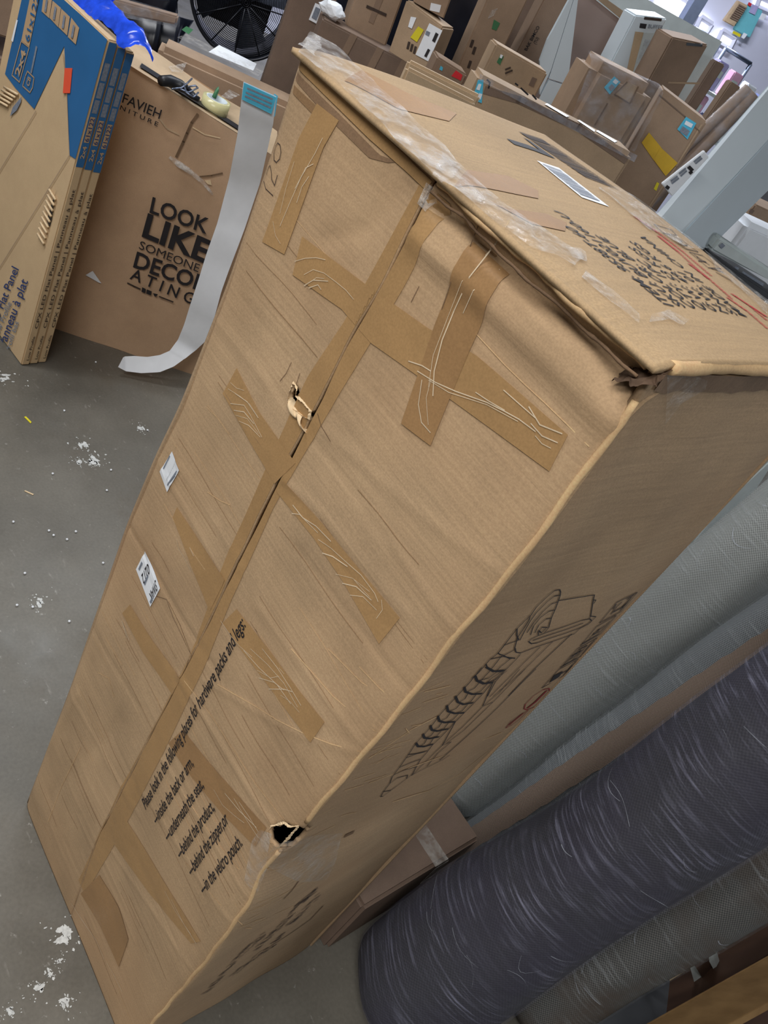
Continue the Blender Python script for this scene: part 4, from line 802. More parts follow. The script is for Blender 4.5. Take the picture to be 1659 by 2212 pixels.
for sgn in (-1, 1):
    e = fc + fpn.u * sgn * fr_ * 1.05 - fpn.n * .1; MB().tube([e, e + fpn.u * sgn * .03 - (0, 0, .2), np.array([e[0], e[1], .03]) + fpn.u * sgn * .05, np.array([e[0], e[1], .02]) + fpn.u * sgn * .05 + fpn.n * .2], .014, 8).build('stand_leg', M['black'], fan, True)
MB().tube([np.array([fc[0], fc[1], .02]) + fpn.u * s * (fr_ * 1.05 + .05) - fpn.n * .1 for s in (-1, 1)], .014, 8).build('stand_bar', M['black'], fan, True)
# dark wrapped bundle on the upper left, boxes at the far left
r, pl = qbox('black_bundle', 'black bin bags bundled in clear wrap on the floor behind the panel boxes', 'bag', [(232, -40), (395, 30)], 3.6, .3, M['navy_void'], 0, bev=.05)
bag = [o for o in r.children][0]; bm = bmesh.new(); bm.from_mesh(bag.data); bmesh.ops.subdivide_edges(bm, edges=list(bm.edges), cuts=7, use_grid_fill=True)
for v_ in bm.verts: v_.co += noise.noise_vector(v_.co * 6) * .05
bm.to_mesh(bag.data); bm.free(); bag.data.polygons.foreach_set('use_smooth', [True] * len(bag.data.polygons))
r, pl = qbox('wrapped_board', 'folded brown board under shiny clear wrap lying across the black bundle', 'board', [(225, -8), (385, 36), (380, 54), (215, 22)], 3.5, .05, M['carton_b'], None); crm = MB()
MB().quadprism([pl.surf(q, .006) for q in pl.q2([(222, -20), (390, 30), (382, 58), (212, 26)])], pl.n * .004).build('clear_wrap', M['wrap'], r)
r, pl = qbox('carton', 'dark brown carton on a carton stack beside the blue panel print', 'carton', [(-120, -120), (70, -75), (30, 88), (-120, 40)], 3.25, .3, M['carton_b'], None)
zb = min(np.array(c.co)[2] for c in r.children[0].data.vertices) + r.location.z
r, pl = qbox('carton', 'lower dark brown carton of the stack beside the blue panel print', 'carton', [(-130, 90), (26, 135)], 3.24, .3, M['carton_d'], 0)
G4 = 'cartons stacked along the back'
r, pl = qbox('wrapped_carton', 'grey brown carton in film with a tall white barcode label beside the fan', 'carton', [(640, -40), (728, -2)], 3.70, .14, M['carton_d'], 0, group=None); lb = decal('white_label', pl, [(681, 6), (697, 13), (684, 51), (667, 42)], M['paper'], r, .004); decal('label_print', pl, [(682, 14), (692, 19), (683, 43), (673, 37)], M['label_grey'], lb, .006)
bg = root('plastic_bag', tuple(ond(672, 64, 3.55)), 'small crumpled white plastic bag on the long carton by the fan', 'bag')
nb, plb = qbox('long_carton', 'long plain brown carton with darker tape bands behind the tall sofa carton', 'carton', [(698, 40), (1036, 216)], 3.50, .18, M['carton_d'], 0); zL = plb.at(698, 40)[2]
for x in (758, 815, 868): decal('brown_tape', plb, [(x, 40 + (x - 698) * .52), (x + 14, 47 + (x - 698) * .52), (x - 60, 190 + (x - 698) * .52), (x - 74, 183 + (x - 698) * .52)], M['carton_b'], nb, .002)
bgp = ond(674, 62, 3.5); bg.location = (bgp[0], bgp[1], zL)
bm = bmesh.new(); bmesh.ops.create_icosphere(bm, subdivisions=3, radius=.05)
for v_ in bm.verts: v_.co = Vector((v_.co.x * 1.2, v_.co.y * .9, v_.co.z * .6)) + noise.noise_vector(v_.co * 30) * .012
me = bpy.data.meshes.new('bag_body'); bm.to_mesh(me); bm.free(); me.materials.append(M['paper']); o = bpy.data.objects.new('bag_body', me); COL.objects.link(o); o.parent = bg; o.location = (0, 0, .03); bg.location = tuple(plb.surf(plb.q2([(698, 40)])[0]) - NN * .08 + UU * .03)
def ztop_of(r): return max(v.co.z for v in r.children[0].data.vertices) + r.location.z
def stacked(name, label, px, d, depth, mat, z0, yaw=0, cat='carton', bev=.006):
    r, p = qbox(name, label, cat, px, d, depth, mat, None, yaw, None, bev); b = r.children[0]; zmin = min(v.co.z for v in b.data.vertices) + r.location.z
    for v in b.data.vertices:
        z = v.co.z + r.location.z
        if z < (zmin + .06): v.co.z = z0 - r.location.z + max(0, 0)
    return r, p
r, pl = stacked('carton', 'square brown carton with faint print standing on the long carton', [(785, -60), (872, -8), (845, 72), (757, 30)], 3.62, .2, M['carton_a'], zL); pstroke('faint_print', pl, [[(793, 14), (833, 32)]], .010, M['ink_soft'], r); decal('brown_tape', pl, [(822, -30), (836, -22), (806, 52), (796, 46)], M['carton_b'], r)
r5, pl = stacked('carton', 'brown carton with a large white shipping label and a yellow sticker', [(878, -2), (958, 58), (930, 134), (852, 82)], 3.50, .16, M['carton_c'], zL, yaw=-28)
lb = decal('white_label', pl, [(928, 50), (956, 66), (926, 133), (898, 118)], M['paper'], r5, .003); decal('yellow_sticker', pl, [(904, 57), (916, 65), (901, 91), (887, 81)], M['yellow'], r5, .003); decal('white_label', pl, [(888, 36), (900, 38), (890, 62), (882, 58)], M['paper'], r5, .003)
decal('label_print', pl, [(942, 70), (948, 74), (940, 92), (934, 88)], M['ink'], lb, .005); decal('label_print', pl, [(925, 105), (930, 108), (922, 124), (917, 121)], M['ink'], lb, .005); decal('label_print', pl, [(922, 66), (930, 70), (927, 78), (919, 74)], M['label_grey'], lb, .005)
for a in ((884, 92), (891, 97), (898, 102)): pstroke('printed_mark', pl, [[a, (a[0] - 3, a[1] + 12)]], .010, M['ink_soft'], r5)
z5 = pl.at(958, 58)[2]
r, pl = stacked('carton', 'taped brown carton with a small white label on top of the yellow sticker carton', [(918, -70), (985, -28), (955, 50), (892, 14)], 3.56, .18, M['carton_a'], ztop_of(r5) + .002); decal('white_label', pl, [(931, 6), (953, 11), (949, 27), (928, 22)], M['paper'], r)
tb, pl = qbox('dark_gap_block', 'added dark block filling the dark gap behind the square carton with faint print', 'stack', [(690, -120), (985, -60)], 4.4, .3, M['navy_void'], 0, bev=.03)  # made-up dark block standing in for the dark gap between the cartons
dk, pl = qbox('wrapped_bale', 'tall dark bale in black film between the stacked cartons', 'bale', [(985, -60), (1090, -20)], 4.0, .3, M['navy_void'], 0, bev=.03); 
r, pl = qbox('carton', 'small brown carton with a red sticker in front of the dark bale', 'carton', [(946, 122), (1010, 162)], 3.30, .12, M['carton_b'], 0); decal('red_sticker', pl, [(985, 152), (999, 162), (995, 174), (975, 164)], M['red'], r); decal('mint_sticker', pl, [(952, 142), (957, 146), (955, 153), (949, 150)], M['cyan'], r)
r, pl = qbox('tall_carton', 'tall slim brown carton with a green sticker beside the dark bale', 'carton', [(1078, -60), (1150, -20), (1070, 160), (998, 175)], 3.72, .14, M['carton_a'], 0, bev=.006); decal('green_sticker', pl, [(1067, 42), (1080, 50), (1072, 66), (1062, 62)], M['green'], r); decal('white_label', pl, [(1062, 22), (1075, 18), (1066, 34), (1054, 40)], M['clear'], r); 
for a in ((1022, 115), (1012, 145), (1017, 100)): pstroke('printed_mark', pl, [[a, (a[0] + 4, a[1] - 12)]], .012, M['ink_soft'], r)
r, pl = qbox('tall_carton', 'plain tall greyish carton behind the slim carton with green sticker', 'carton', [(1090, -80), (1205, -50)], 4.25, .2, M['carton_d'], 0)
r, pl = qbox('tall_carton', 'tall brown carton with black lettering leaning next to the cream cabinet', 'carton', [(1205, -60), (1262, -40), (1163, 128), (1112, 108)], 3.95, .12, M['carton_b'], 0); ptext('printed_lettering', pl, 'BAK BIMCO', (1138, 110), (1166, 58), (-6, -3), M['ink'], r, .012); ptext('printed_lettering', pl, '(TU)', (1158, 96), (1164, 82), (-6, -3), M['ink'], r)
r, pl = qbox('carton', 'brown carton with green sticker and lighter flap behind the wrapped long carton', 'carton', [(1073, 94), (1184, 158), (1168, 205), (1050, 150)], 3.12, .10, M['carton_c'], 0); decal('green_sticker', pl, [(1081, 118), (1088, 122), (1080, 140), (1073, 134)], M['green'], r); decal('white_mark', pl, [(1081, 117), (1086, 119), (1083, 126), (1079, 124)], M['paper'], r, .004); pstroke('faint_print', pl, [[(1092, 150), (1102, 146)], [(1092, 158), (1106, 152)]], .006, M['ink_soft'], r, kind='stuff'); decal('dark_patch', pl, [(1150, 166), (1160, 170), (1152, 188), (1142, 183)], M['carton_d'], r)
# cream cabinet and boards
cab = root('cream_cabinet', tuple(np.append(ond(1200, 150, 3.9)[:2], 0)), 'tall cream panelled cabinet standing beside the lettered tall carton', 'cabinet'); cp = Plane((1205, 120), 3.8)
def board(nm, px, pl_, th, mat, par, floor=False):
    P_ = [pl_.at(*p) for p in px]
    if floor:
        for i in floor: P_[i] = np.array([P_[i][0], P_[i][1], 0])
    n_ = len(P_); B_ = [p - pl_.n * th for p in P_]; return MB().add(P_ + B_, [tuple(range(n_)), tuple(range(2 * n_ - 1, n_ - 1, -1))] + [(i, (i + 1) % n_, n_ + (i + 1) % n_, n_ + i) for i in range(n_)]).build(nm, mat, par)
board('side_panel', [(1236, -12), (1242, -12), (1190, 152), (1166, 205), (1166, 132), (1183, 86)], cp, .02, M['white'], cab)
board('door_panel', [(1243, -12), (1250, -12), (1226, 182), (1186, 170), (1192, 150)], cp, .02, M['white'], cab); board('drawer_panel', [(1186, 173), (1225, 185), (1206, 232), (1168, 206)], cp, .02, M['white'], cab)
mk('plinth', [cp.at(1168, 206), cp.at(1206, 232), np.append(cp.at(1206, 232)[:2], 0), np.append(cp.at(1168, 206)[:2], 0)], [(0, 1, 2, 3)], M['white'], cab)
bd = root('panel_board', tuple(np.append(ond(1280, 200, 4.3)[:2], 0)), 'large flat mauve brown board standing between cream cabinet and white handled carton', 'board'); bpn = Plane((1280, 60), 4.25); M['mauve'] = plain('mauve_board', (164, 144, 136), .7, var=.05, scale=3)
board('face', [(1249, -30), (1360, 58), (1330, 330), (1195, 260)], bpn, .02, M['mauve'], bd, (2, 3)); board('edge_trim', [(1356, 55), (1374, 62), (1352, 152), (1336, 150)], Plane((1355, 100), 4.2), .02, M['carton_e'], bd); board('top_edge', [(1249, -36), (1262, -36), (1378, 46), (1362, 58)], Plane((1310, 10), 4.22), .02, M['carton_c'], bd)
g2 = root('grey_panel', tuple(np.append(ond(1340, 20, 4.7)[:2], 0)), 'pale grey sheet standing behind the mauve board', 'board'); board('sheet', [(1270, -60), (1330, -40), (1560, 90), (1500, 200), (1300, 100)], Plane((1400, 30), 4.7), .02, M['offwhite'], g2, (3, 4))
wc, pl = qbox('handled_carton', 'white handled carton with an open front and black printed logo', 'carton', [(1373, 32), (1442, 40), (1412, 170), (1352, 155)], 4.05, .16, M['white'], 0); decal('handle_slot', pl, [(1392, 36), (1430, 40), (1428, 46), (1391, 42)], M['ink_soft'], wc); decal('logo', pl, [(1383, 50), (1397, 52), (1394, 62), (1381, 60)], M['ink'], wc); ptext('printed_lettering', pl, 'BUFFER', (1399, 60), (1431, 63), (2, -8), M['label_grey'], wc)
decal('open_window', pl, [(1390, 70), (1428, 72), (1404, 162), (1366, 158)], M['offwhite'], wc); decal('clear_bag', pl, [(1392, 84), (1424, 88), (1408, 140), (1374, 136)], M['wrap'], wc, .006); decal('side_strip', pl, [(1372, 68), (1390, 70), (1366, 158), (1354, 150)], M['carton_e'], wc, .003)
r, pl = qbox('dark_board', 'navy board standing between the white handled carton and brown handled carton', 'board', [(1436, 72), (1456, 80), (1432, 170), (1404, 172)], 4.1, .03, M['navy_void'], 0)
hc, pl = qbox('handled_carton', 'plain brown carton with a hand hole near its top, in front of the windows', 'carton', [(1453, 80), (1531, 97), (1500, 240), (1437, 190)], 3.95, .14, M['carton_b'], 0, yaw=14); decal('handle_slot', pl, [(1483, 92), (1518, 95), (1516, 101), (1482, 98)], M['navy_void'], hc); pstroke('fold_line', pl, [[(1444, 178), (1510, 180)]], .008, M['carton_c'], hc)
# wrapped bulky carton
bk, pl = qbox('wrapped_carton', 'bulky brown carton in shiny clear film with a cyan label and torn flap', 'carton', [(1292, 128), (1428, 196), (1362, 325), (1236, 262)], 2.85, .22, M['carton_a'], 0, bev=.035); decal('cyan_label', pl, [(1304, 188), (1326, 164), (1339, 176), (1316, 203)], M['cyan'], bk, .006); decal('label_print', pl, [(1313, 188), (1320, 180), (1327, 187), (1319, 196)], M['label_grey'], bk, .008); decal('label_print', pl, [(1322, 176), (1328, 169), (1335, 175), (1329, 181)], M['paper'], bk, .008)
decal('torn_flap', pl, [(1325, 200), (1350, 175), (1375, 185), (1358, 220)], M['carton_c'], bk, .010); pstroke('board_tear', pl, [[(1327, 200), (1352, 176)], [(1358, 222), (1376, 186)], [(1310, 222), (1283, 268)]], .006, M['grime'], bk, .011, 'stuff')
G = np.zeros((16, 16, 3)); qq = pl.q2([(1280, 118), (1436, 190), (1368, 325), (1228, 262)])
for i in range(16):
    for j in range(16):
        a, b = i / 15., j / 15.; q = (qq[0] * (1 - a) + qq[1] * a) * (1 - b) + (qq[3] * (1 - a) + qq[2] * a) * b; e = min(a, 1 - a, b * 3, 1) * 4; G[i, j] = pl.surf(q, .012 + .02 * min(e, 1) + .012 * noise.noise((a * 7, b * 7, 2)) - (.06 if b == 0 else 0))
v, f = gridmesh(G); mk('clear_film', v, f, M['wrap'], bk, True)
# carton with yellow tape
yb, pl = qbox('carton', 'brown carton closed with yellow tape and carrying a cyan label', 'carton', [(1432, 190), (1528, 264), (1410, 470), (1335, 420)], 3.05, .22, M['carton_a'], 0, yaw=-22); decal('cyan_label', pl, [(1482, 252), (1504, 266), (1485, 301), (1463, 279)], M['cyan'], yb, .003); decal('label_print', pl, [(1475, 272), (1490, 283), (1483, 294), (1468, 283)], M['label_grey'], yb, .005); decal('label_print', pl, [(1482, 260), (1497, 268), (1493, 276), (1478, 268)], M['paper'], yb, .005)
decal('yellow_tape', pl, [(1386, 308), (1402, 286), (1428, 318), (1412, 346)], M['yellow_tape'], yb, .003); decal('yellow_tape', pl, [(1412, 345), (1427, 318), (1464, 352), (1438, 380)], M['yellow_tape'], yb, .004); decal('yellow_sticker', pl, [(1419, 393), (1424, 396), (1418, 412), (1412, 408)], M['yellow'], yb, .003)
pstroke('carton_seam', pl, [[(1424, 205), (1480, 252), (1512, 285)]], .004, M['carton_d'], yb); pstroke('carton_seam', pl, [[(1515, 270), (1460, 360), (1400, 450)]], .006, M['carton_c'], yb)
# long carton in film just behind the sofa carton
lb_, pl = qbox('wrapped_carton', 'long flat carton in clear film with cyan and white labels behind the sofa carton', 'carton', [(1038, 160), (1372, 335)], 2.2, .11, M['carton_c'], 0, bev=.012); zN = pl.at(1038, 160)[2]
decal('cyan_label', pl, [(1032, 172), (1044, 172), (1040, 222), (1020, 214)], M['cyan'], lb_, .004); decal('label_print', pl, [(1033, 180), (1039, 181), (1035, 194), (1028, 192)], M['paper'], lb_, .006); decal('label_print', pl, [(1034, 200), (1041, 202), (1037, 214), (1030, 211)], M['paper'], lb_, .006)
for q in ([(1175, 228), (1180, 226), (1228, 254), (1222, 256)], [(1245, 263), (1250, 262), (1284, 284), (1282, 288)], [(1285, 286), (1290, 284), (1332, 308), (1326, 311)]): topq('white_label', q, zN, M['paper'], lb_, .004)
for q in ([(1052, 172), (1058, 178), (1055, 190)], [(1113, 180), (1118, 184)], [(1125, 190), (1140, 204)], [(1150, 205), (1158, 214)]): pstroke('marker_scribble', pl, [q], .004, M['ink'], lb_)
decal('clear_film', pl, [(1036, 158), (1375, 334), (1368, 348), (1034, 172)], M['wrap'], lb_, .008); pstroke('carton_fold', pl, [[(1050, 195), (1120, 215), (1250, 275), (1350, 345)]], .018, M['carton_d'], lb_)
fb = root('folded_boards', tuple(np.append(ond(960, 180, 2.0)[:2], 0)), 'pair of flattened pale cartons standing on edge behind the sofa carton', 'flattened carton'); 
for d_, q in ((2.05, [(884, 130), (1040, 208)]), (2.0, [(880, 145), (1030, 222)])):
    p_ = Plane(q[0], d_); A_, B_ = p_.at(*q[0]), p_.at(*q[1]); MB().quadprism([A_, B_, np.append(B_[:2], 0), np.append(A_[:2], 0)], -p_.n * .022).build('folded_board', M['carton_e'], fb, bev=.006)
# white carton leaning, printed card, goods at its right
lw = root('white_carton', (0, 0, 0), 'long white carton leaning upright beside the yellow taped carton', 'carton')
e1 = (ond(1417, 461, 2.42), ond(1659, 182, 2.60)); e2 = (ond(1477, 505, 2.35), ond(1659, 306, 2.53)); e3 = (ond(1531, 540, 2.50), ond(1659, 414, 2.66))
def ext(e):
    a, b = e; d_ = b - a; lo_ = a + d_ * ((0.0 - a[2]) / d_[2]); return lo_, a + d_ * 1.5
E1, E2, E3 = ext(e1), ext(e2), ext(e3); E4 = tuple(E1[i] + E3[i] - E2[i] for i in range(2)); lw.location = tuple((E2[0] + E4[0]) / 2); lw.location.z = 0
MB().add([E1[0], E2[0], E3[0], E4[0], E1[1], E2[1], E3[1], E4[1]], [(0, 1, 2, 3), (7, 6, 5, 4), (0, 4, 5, 1), (1, 5, 6, 2), (2, 6, 7, 3), (3, 7, 4, 0)]).build('body', M['white'], lw, bev=.006)
gp = LPlane(E2[0], (E3[0] - E2[0]) / np.linalg.norm(E3[0] - E2[0]), (E2[1] - E2[0]) / np.linalg.norm(E2[1] - E2[0])); decal('clear_tape', gp, [(1585, 385), (1596, 393), (1640, 432), (1630, 440)], M['clear'], lw, .003)
pc, pl = qbox('printed_card', 'white printed card with black icons lying against the leaning white carton', 'card', [(1430, 398), (1522, 326), (1532, 340), (1452, 425)], 2.33, .012, M['paper'], None, bev=.002)
for q in ([(1441, 399), (1447, 404), (1443, 410), (1436, 405)], [(1484, 362), (1490, 357), (1499, 366), (1493, 371)], [(1487, 372), (1493, 367), (1497, 372), (1491, 377)]): decal('icon', pl, q, M['ink'], pc, .002)
for a, b in (((1450, 390), (1462, 381)), ((1452, 395), (1465, 385)), ((1500, 348), (1512, 338)), ((1503, 352), (1515, 342)), ((1468, 374), (1480, 364)), ((1471, 379), (1482, 369))): pstroke('card_print', pl, [[a, b]], .006, M['label_grey'], pc)
r, pl = qbox('carton', 'brown carton with a small white sticker to the right of the leaning white carton', 'carton', [(1634, 442), (1760, 500), (1700, 600), (1563, 515)], 2.95, .2, M['carton_a'], 0); decal('white_sticker', pl, [(1588, 488), (1595, 495), (1578, 513), (1569, 506)], M['paper'], r); decal('dark_mark', pl, [(1622, 450), (1630, 455), (1624, 462), (1617, 458)], M['carton_d'], r)
wb, pl = qbox('wrapped_parcel', 'white wrapped parcel in front of the brown carton at the right', 'parcel', [(1620, 480), (1740, 535), (1700, 660), (1586, 528)], 2.62, .16, M['paper'], 0, bev=.02)
dcr, pl = qbox('dark_block', 'dark grey block filling the dark space below the pale printed parcels', 'crate', [(1535, 548), (1700, 655)], 2.42, .16, M['black'], 0)  # plain dark block for the dark space under the parcels
dcz = ztop_of(dcr) + .002; pb, pl = stacked('parcel_stack', 'pale grey printed parcels lying in front of the white wrapped parcel', [(1556, 512), (1690, 600), (1660, 660), (1535, 540)], 2.45, .05, M['offwhite'], dcz, 0, 'parcel', .008)
for q in ([(1552, 530), (1560, 524), (1566, 530), (1558, 537)], [(1588, 574), (1596, 578), (1592, 586), (1584, 582)], [(1604, 585), (1650, 612), (1646, 620), (1600, 594)]): decal('dark_print', pl, q, M['label_grey'], pb, .003)

# ------------------------------------------------------------------ the bright far end: windows, column, racks, wares
M['glow'] = plain('daylight_pane', (250, 252, 255), .5, var=.01, emit=5)
FW = Plane((1550, 60), 9.96); wn = 0
def window(px):
    global wn
    wn += 1; P_ = [FW.at(*p) for p in px]; r = MB().quadprism([p + FW.n * .02 for p in P_], -FW.n * .02).build('window_%d' % wn, M['glow']); tag(r, kind='structure'); c_ = np.mean(P_, 0)
    for i in range(4):
        a, b = P_[i], P_[(i + 1) % 4]; MB().tube([a + FW.n * .03, b + FW.n * .03], .03, 4).build('window_frame', M['wall'], r)
for q in ([(1415, -40), (1490, 5), (1460, 64), (1400, 28)], [(1497, 27), (1503, 32), (1481, 75), (1474, 70)], [(1512, 36), (1536, 52), (1522, 74), (1500, 62)], [(1500, 66), (1546, 92), (1530, 120), (1490, 95)], [(1558, 65), (1586, 82), (1574, 106), (1546, 90)], [(1640, -8), (1700, 20), (1690, 40), (1632, 14)]): window(q)
M['lilac'] = plain('lilac_ware', (176, 170, 214), .6, var=.1); M['pink'] = plain('pink_ware', (226, 176, 204), .6, var=.1); M['teal'] = plain('teal_poster', (112, 192, 204), .6, var=.04); M['navyw'] = plain('slate_ware', (112, 122, 160), .6, var=.1)
cl = root('column', tuple(np.append(ond(1488, 40, 8.6)[:2], 0)), 'slim grey steel column in front of the bright windows', 'column'); cpn = Plane((1488, 30), 8.6); a_ = cpn.at(1489, 32); MB().box(np.array([a_[0], a_[1], 2.1]), cpn.u * .06, cpn.n * .06, (0, 0, 2.1)).build('shaft', M['steel'], cl); MB().box(np.array([a_[0], a_[1], .01]), cpn.u * .12, cpn.n * .12, (0, 0, .01)).build('base_plate', M['steel'], cl)
vt, pl = qbox('louvre_vent', 'wall vent with dark horizontal louvres beside the teal poster', 'vent', [(1596, 2), (1616, 12), (1586, 58), (1564, 46)], 9.85, .06, M['carton_e'], None)
for k in range(8):
    s_ = .06 + .62 * k / 7.; A_ = (1598 - 30 * s_, 5 + 45 * s_); B_ = (1614 - 28 * s_, 14 + 44 * s_); decal('louvre', pl, [A_, B_, (B_[0] - 1.6, B_[1] + 2.6), (A_[0] - 1.6, A_[1] + 2.6)], M['carton_d'], vt, .01)
po, pl = qbox('poster', 'teal poster with small coloured patches on the far wall', 'poster', [(1615, 8), (1648, 24), (1620, 82), (1583, 64)], 9.9, .02, M['teal'], None)
for q, m_ in (([(1617, 4), (1624, 8), (1620, 14), (1614, 10)], 'red'), ([(1624, 8), (1638, 14), (1630, 32), (1617, 26)], 'lilac'), ([(1584, 66), (1600, 74), (1597, 80), (1581, 71)], 'yellow'), ([(1606, 70), (1614, 74), (1606, 84), (1600, 80)], 'paper'), ([(1646, 28), (1656, 32), (1648, 44), (1638, 40)], 'paper')): decal('poster_patch', pl, q, M[m_], po, .01)
def rack(label, pts, d):
    p_ = Plane(pts[0], d); A_ = [p_.at(*q) for q in pts]; r = root('garment_rack', tuple(np.append(np.mean(A_, 0)[:2], 0)), label, 'rack'); 
    for q in (A_[0], A_[1]): MB().tube([q, np.append(q[:2], 0)], .016, 8).build('post', M['steel'], r, True)
    MB().tube([A_[0], A_[1]], .016, 8).build('rail', M['steel'], r, True); MB().tube([A_[0] - (0, 0, .5), A_[1] - (0, 0, .5)], .012, 8).build('rail', M['steel'], r, True)
    return r
rack('steel garment rack standing before the largest far window', [(1501, 60), (1555, 95)], 7.6); rack('steel garment rack in front of the blank far wall', [(1568, 104), (1622, 138)], 7.0)
sh = root('display_shelf', tuple(np.append(ond(1565, 175, 6.4)[:2], 0)), 'pale display shelf full of small wares at the far end', 'shelf')
spn = Plane((1565, 175), 6.3); su0, su1 = -.42, .50; LV = [spn.p[2] - .62, spn.p[2] - .36, spn.p[2] - .10]
for z_ in LV: MB().box(np.array([spn.p[0], spn.p[1], z_ - .012]) + spn.u * (su0 + su1) / 2 - spn.n * .12, spn.u * (su1 - su0) / 2, spn.n * .13, (0, 0, .01)).build('shelf_board', M['offwhite'], sh)
for s_ in (su0 - .012, su1 + .012): MB().box(np.array([spn.p[0], spn.p[1], LV[2] / 2 + .1]) + spn.u * s_ - spn.n * .12, spn.u * .010, spn.n * .13, (0, 0, LV[2] / 2 + .1)).build('upright', M['offwhite'], sh)
WL = [['white', 'lilac', 'slate blue', 'white', 'pink', 'lilac'], ['lilac', 'white', 'pink', 'slate blue', 'white', 'lilac'], ['slate blue', 'white', 'lilac', 'pink', 'white', 'slate blue']]; WM = {'slate blue': 'navyw', 'lilac': 'lilac', 'white': 'paper', 'pink': 'pink'}; LVN = ['bottom', 'middle', 'top']
for lv, row in enumerate(WL):
    for k, cn in enumerate(row):
        ww = .085 + .03 * random.random(); hh2 = .10 + .12 * random.random(); c_ = spn.surf([su0 + .08 + k * .152, 0]) - spn.n * .12; c_[2] = LV[lv]; lab = cn + ' small parcel on the %s board of the far display shelf' % LVN[lv]
        r = root('small_parcel', tuple(c_), lab, 'parcel', cn + ' parcels on the %s shelf board' % LVN[lv]); MB().box(c_ + (0, 0, hh2 / 2 + .001), spn.u * ww / 2, spn.n * .05, (0, 0, hh2 / 2)).build('parcel_body', M[WM[cn]], r, bev=.008); MB().box(c_ + (0, 0, hh2 * .6) + spn.n * .0515, spn.u * ww * .3, spn.n * .0012, (0, 0, hh2 * .12)).build('parcel_label', M['offwhite'], r)
for q, d_, lab, m_ in (([(1546, 131), (1567, 141), (1516, 240), (1493, 232)], 4.6, 'slim leaning brown carton right of the brown handled carton', 'carton_d'), ([(1580, 176), (1602, 190), (1548, 262), (1520, 250)], 4.4, 'short taupe leaning carton in front of the far shelf', 'carton_b')): qbox('leaning_carton', lab, 'carton', q, d_, .06, M[m_], 0)
for q, lab in (([(1618, 192), (1530, 262), (1500, 300)], 'thin film-wrapped brown tube leaning behind the yellow taped carton'), ([(1626, 200), (1548, 275), (1520, 310)], 'thicker film-wrapped brown tube leaning next to the white carton')):
    pts = [ond(*p, 3.9) for p in q]; d_ = pts[0] - pts[-1]; bt = pts[-1] - d_ * (pts[-1][2] / d_[2]); r = root('wrapped_tube', tuple(bt), lab, 'tube'); MB().tube([bt, pts[0]], .028 if 'thin ' in lab else .04, 16).build('tube_body', M['carton_b'], r, True); MB().tube([bt + d_ * .02, pts[0] - d_ * .01], .031 if 'thin ' in lab else .043, 16).build('clear_film', M['wrap'], r, True)

# ------------------------------------------------------------------ right of the sofa carton: small box, rugs, boards
sb = root('small_carton', (.36, .72, 0), 'low brown carton with a clear tape strip on the floor behind the sofa carton', 'carton')
hz = .22; MB().quadprism([(.12, .475, .001), (.582, .475, .001), (.582, .87, .001), (.12, .87, .001)], (0, 0, hz)).build('body', M['carton_d'], sb, bev=.008)
MB().quadprism([(.12, .70, hz + .002), (.585, .70, hz + .002), (.585, .745, hz + .002), (.12, .745, hz + .002)], (0, 0, .001)).build('clear_tape', M['clear2'], sb); MB().quadprism([(.587, .70, hz), (.587, .745, hz), (.587, .745, hz - .08), (.587, .70, hz - .08)], (.001, 0, 0)).build('clear_tape', M['clear2'], sb)

def weave(name, ca, cb, sx_, sy_, rough=.75, blotch=None):
    t = NT(name); uv = t.n('ShaderNodeTexCoord'); sep = t.n('ShaderNodeSeparateXYZ'); t.l(uv.outputs['UV'], sep.inputs[0])
    def sn(o, k, ph=0):
        m1 = t.n('ShaderNodeMath', operation='MULTIPLY'); t.l(o, m1.inputs[0]); m1.inputs[1].default_value = k; m2 = t.n('ShaderNodeMath', operation='SINE'); t.l(m1.outputs[0], m2.inputs[0]); return m2.outputs[0]
    pr_ = t.n('ShaderNodeMath', operation='MULTIPLY'); t.l(sn(sep.outputs[0], sx_), pr_.inputs[0]); t.l(sn(sep.outputs[1], sy_), pr_.inputs[1])
    h = t.n('ShaderNodeMath', operation='MULTIPLY_ADD'); t.l(pr_.outputs[0], h.inputs[0]); h.inputs[1].default_value = .5; h.inputs[2].default_value = .5
    a = t.ramp(h.outputs[0], [(.25, srgb(*ca)), (.75, srgb(*cb))])
    if blotch:
        co = t.coord('Object'); bl = t.ramp(t.noise(co, 5, 3), [(.42, (0, 0, 0, 1)), (.6, (1, 1, 1, 1))]); a = t.mix(bl, a, srgb(*blotch))
    t.l(a, t.b.inputs['Base Color']); t.b.inputs['Roughness'].default_value = rough; t.l(t.bump(h.outputs[0], .5, .002), t.b.inputs['Normal']); return t.m
M['rug_a'] = weave('grey_weave', (96, 98, 97), (182, 187, 185), 1100, 1100); M['rug_b'] = weave('grey_twill', (70, 74, 78), (134, 140, 144), 900, 1500); M['rug_c'] = weave('charcoal_pile', (30, 30, 31), (48, 48, 50), 800, 800, blotch=(38, 35, 46)); M['rug_d'] = weave('dark_mesh', (40, 40, 40), (104, 102, 98), 900, 900, blotch=(72, 58, 46)); M['binding'] = weave('herringbone_tape', (104, 90, 80), (152, 134, 120), 1500, 1500)
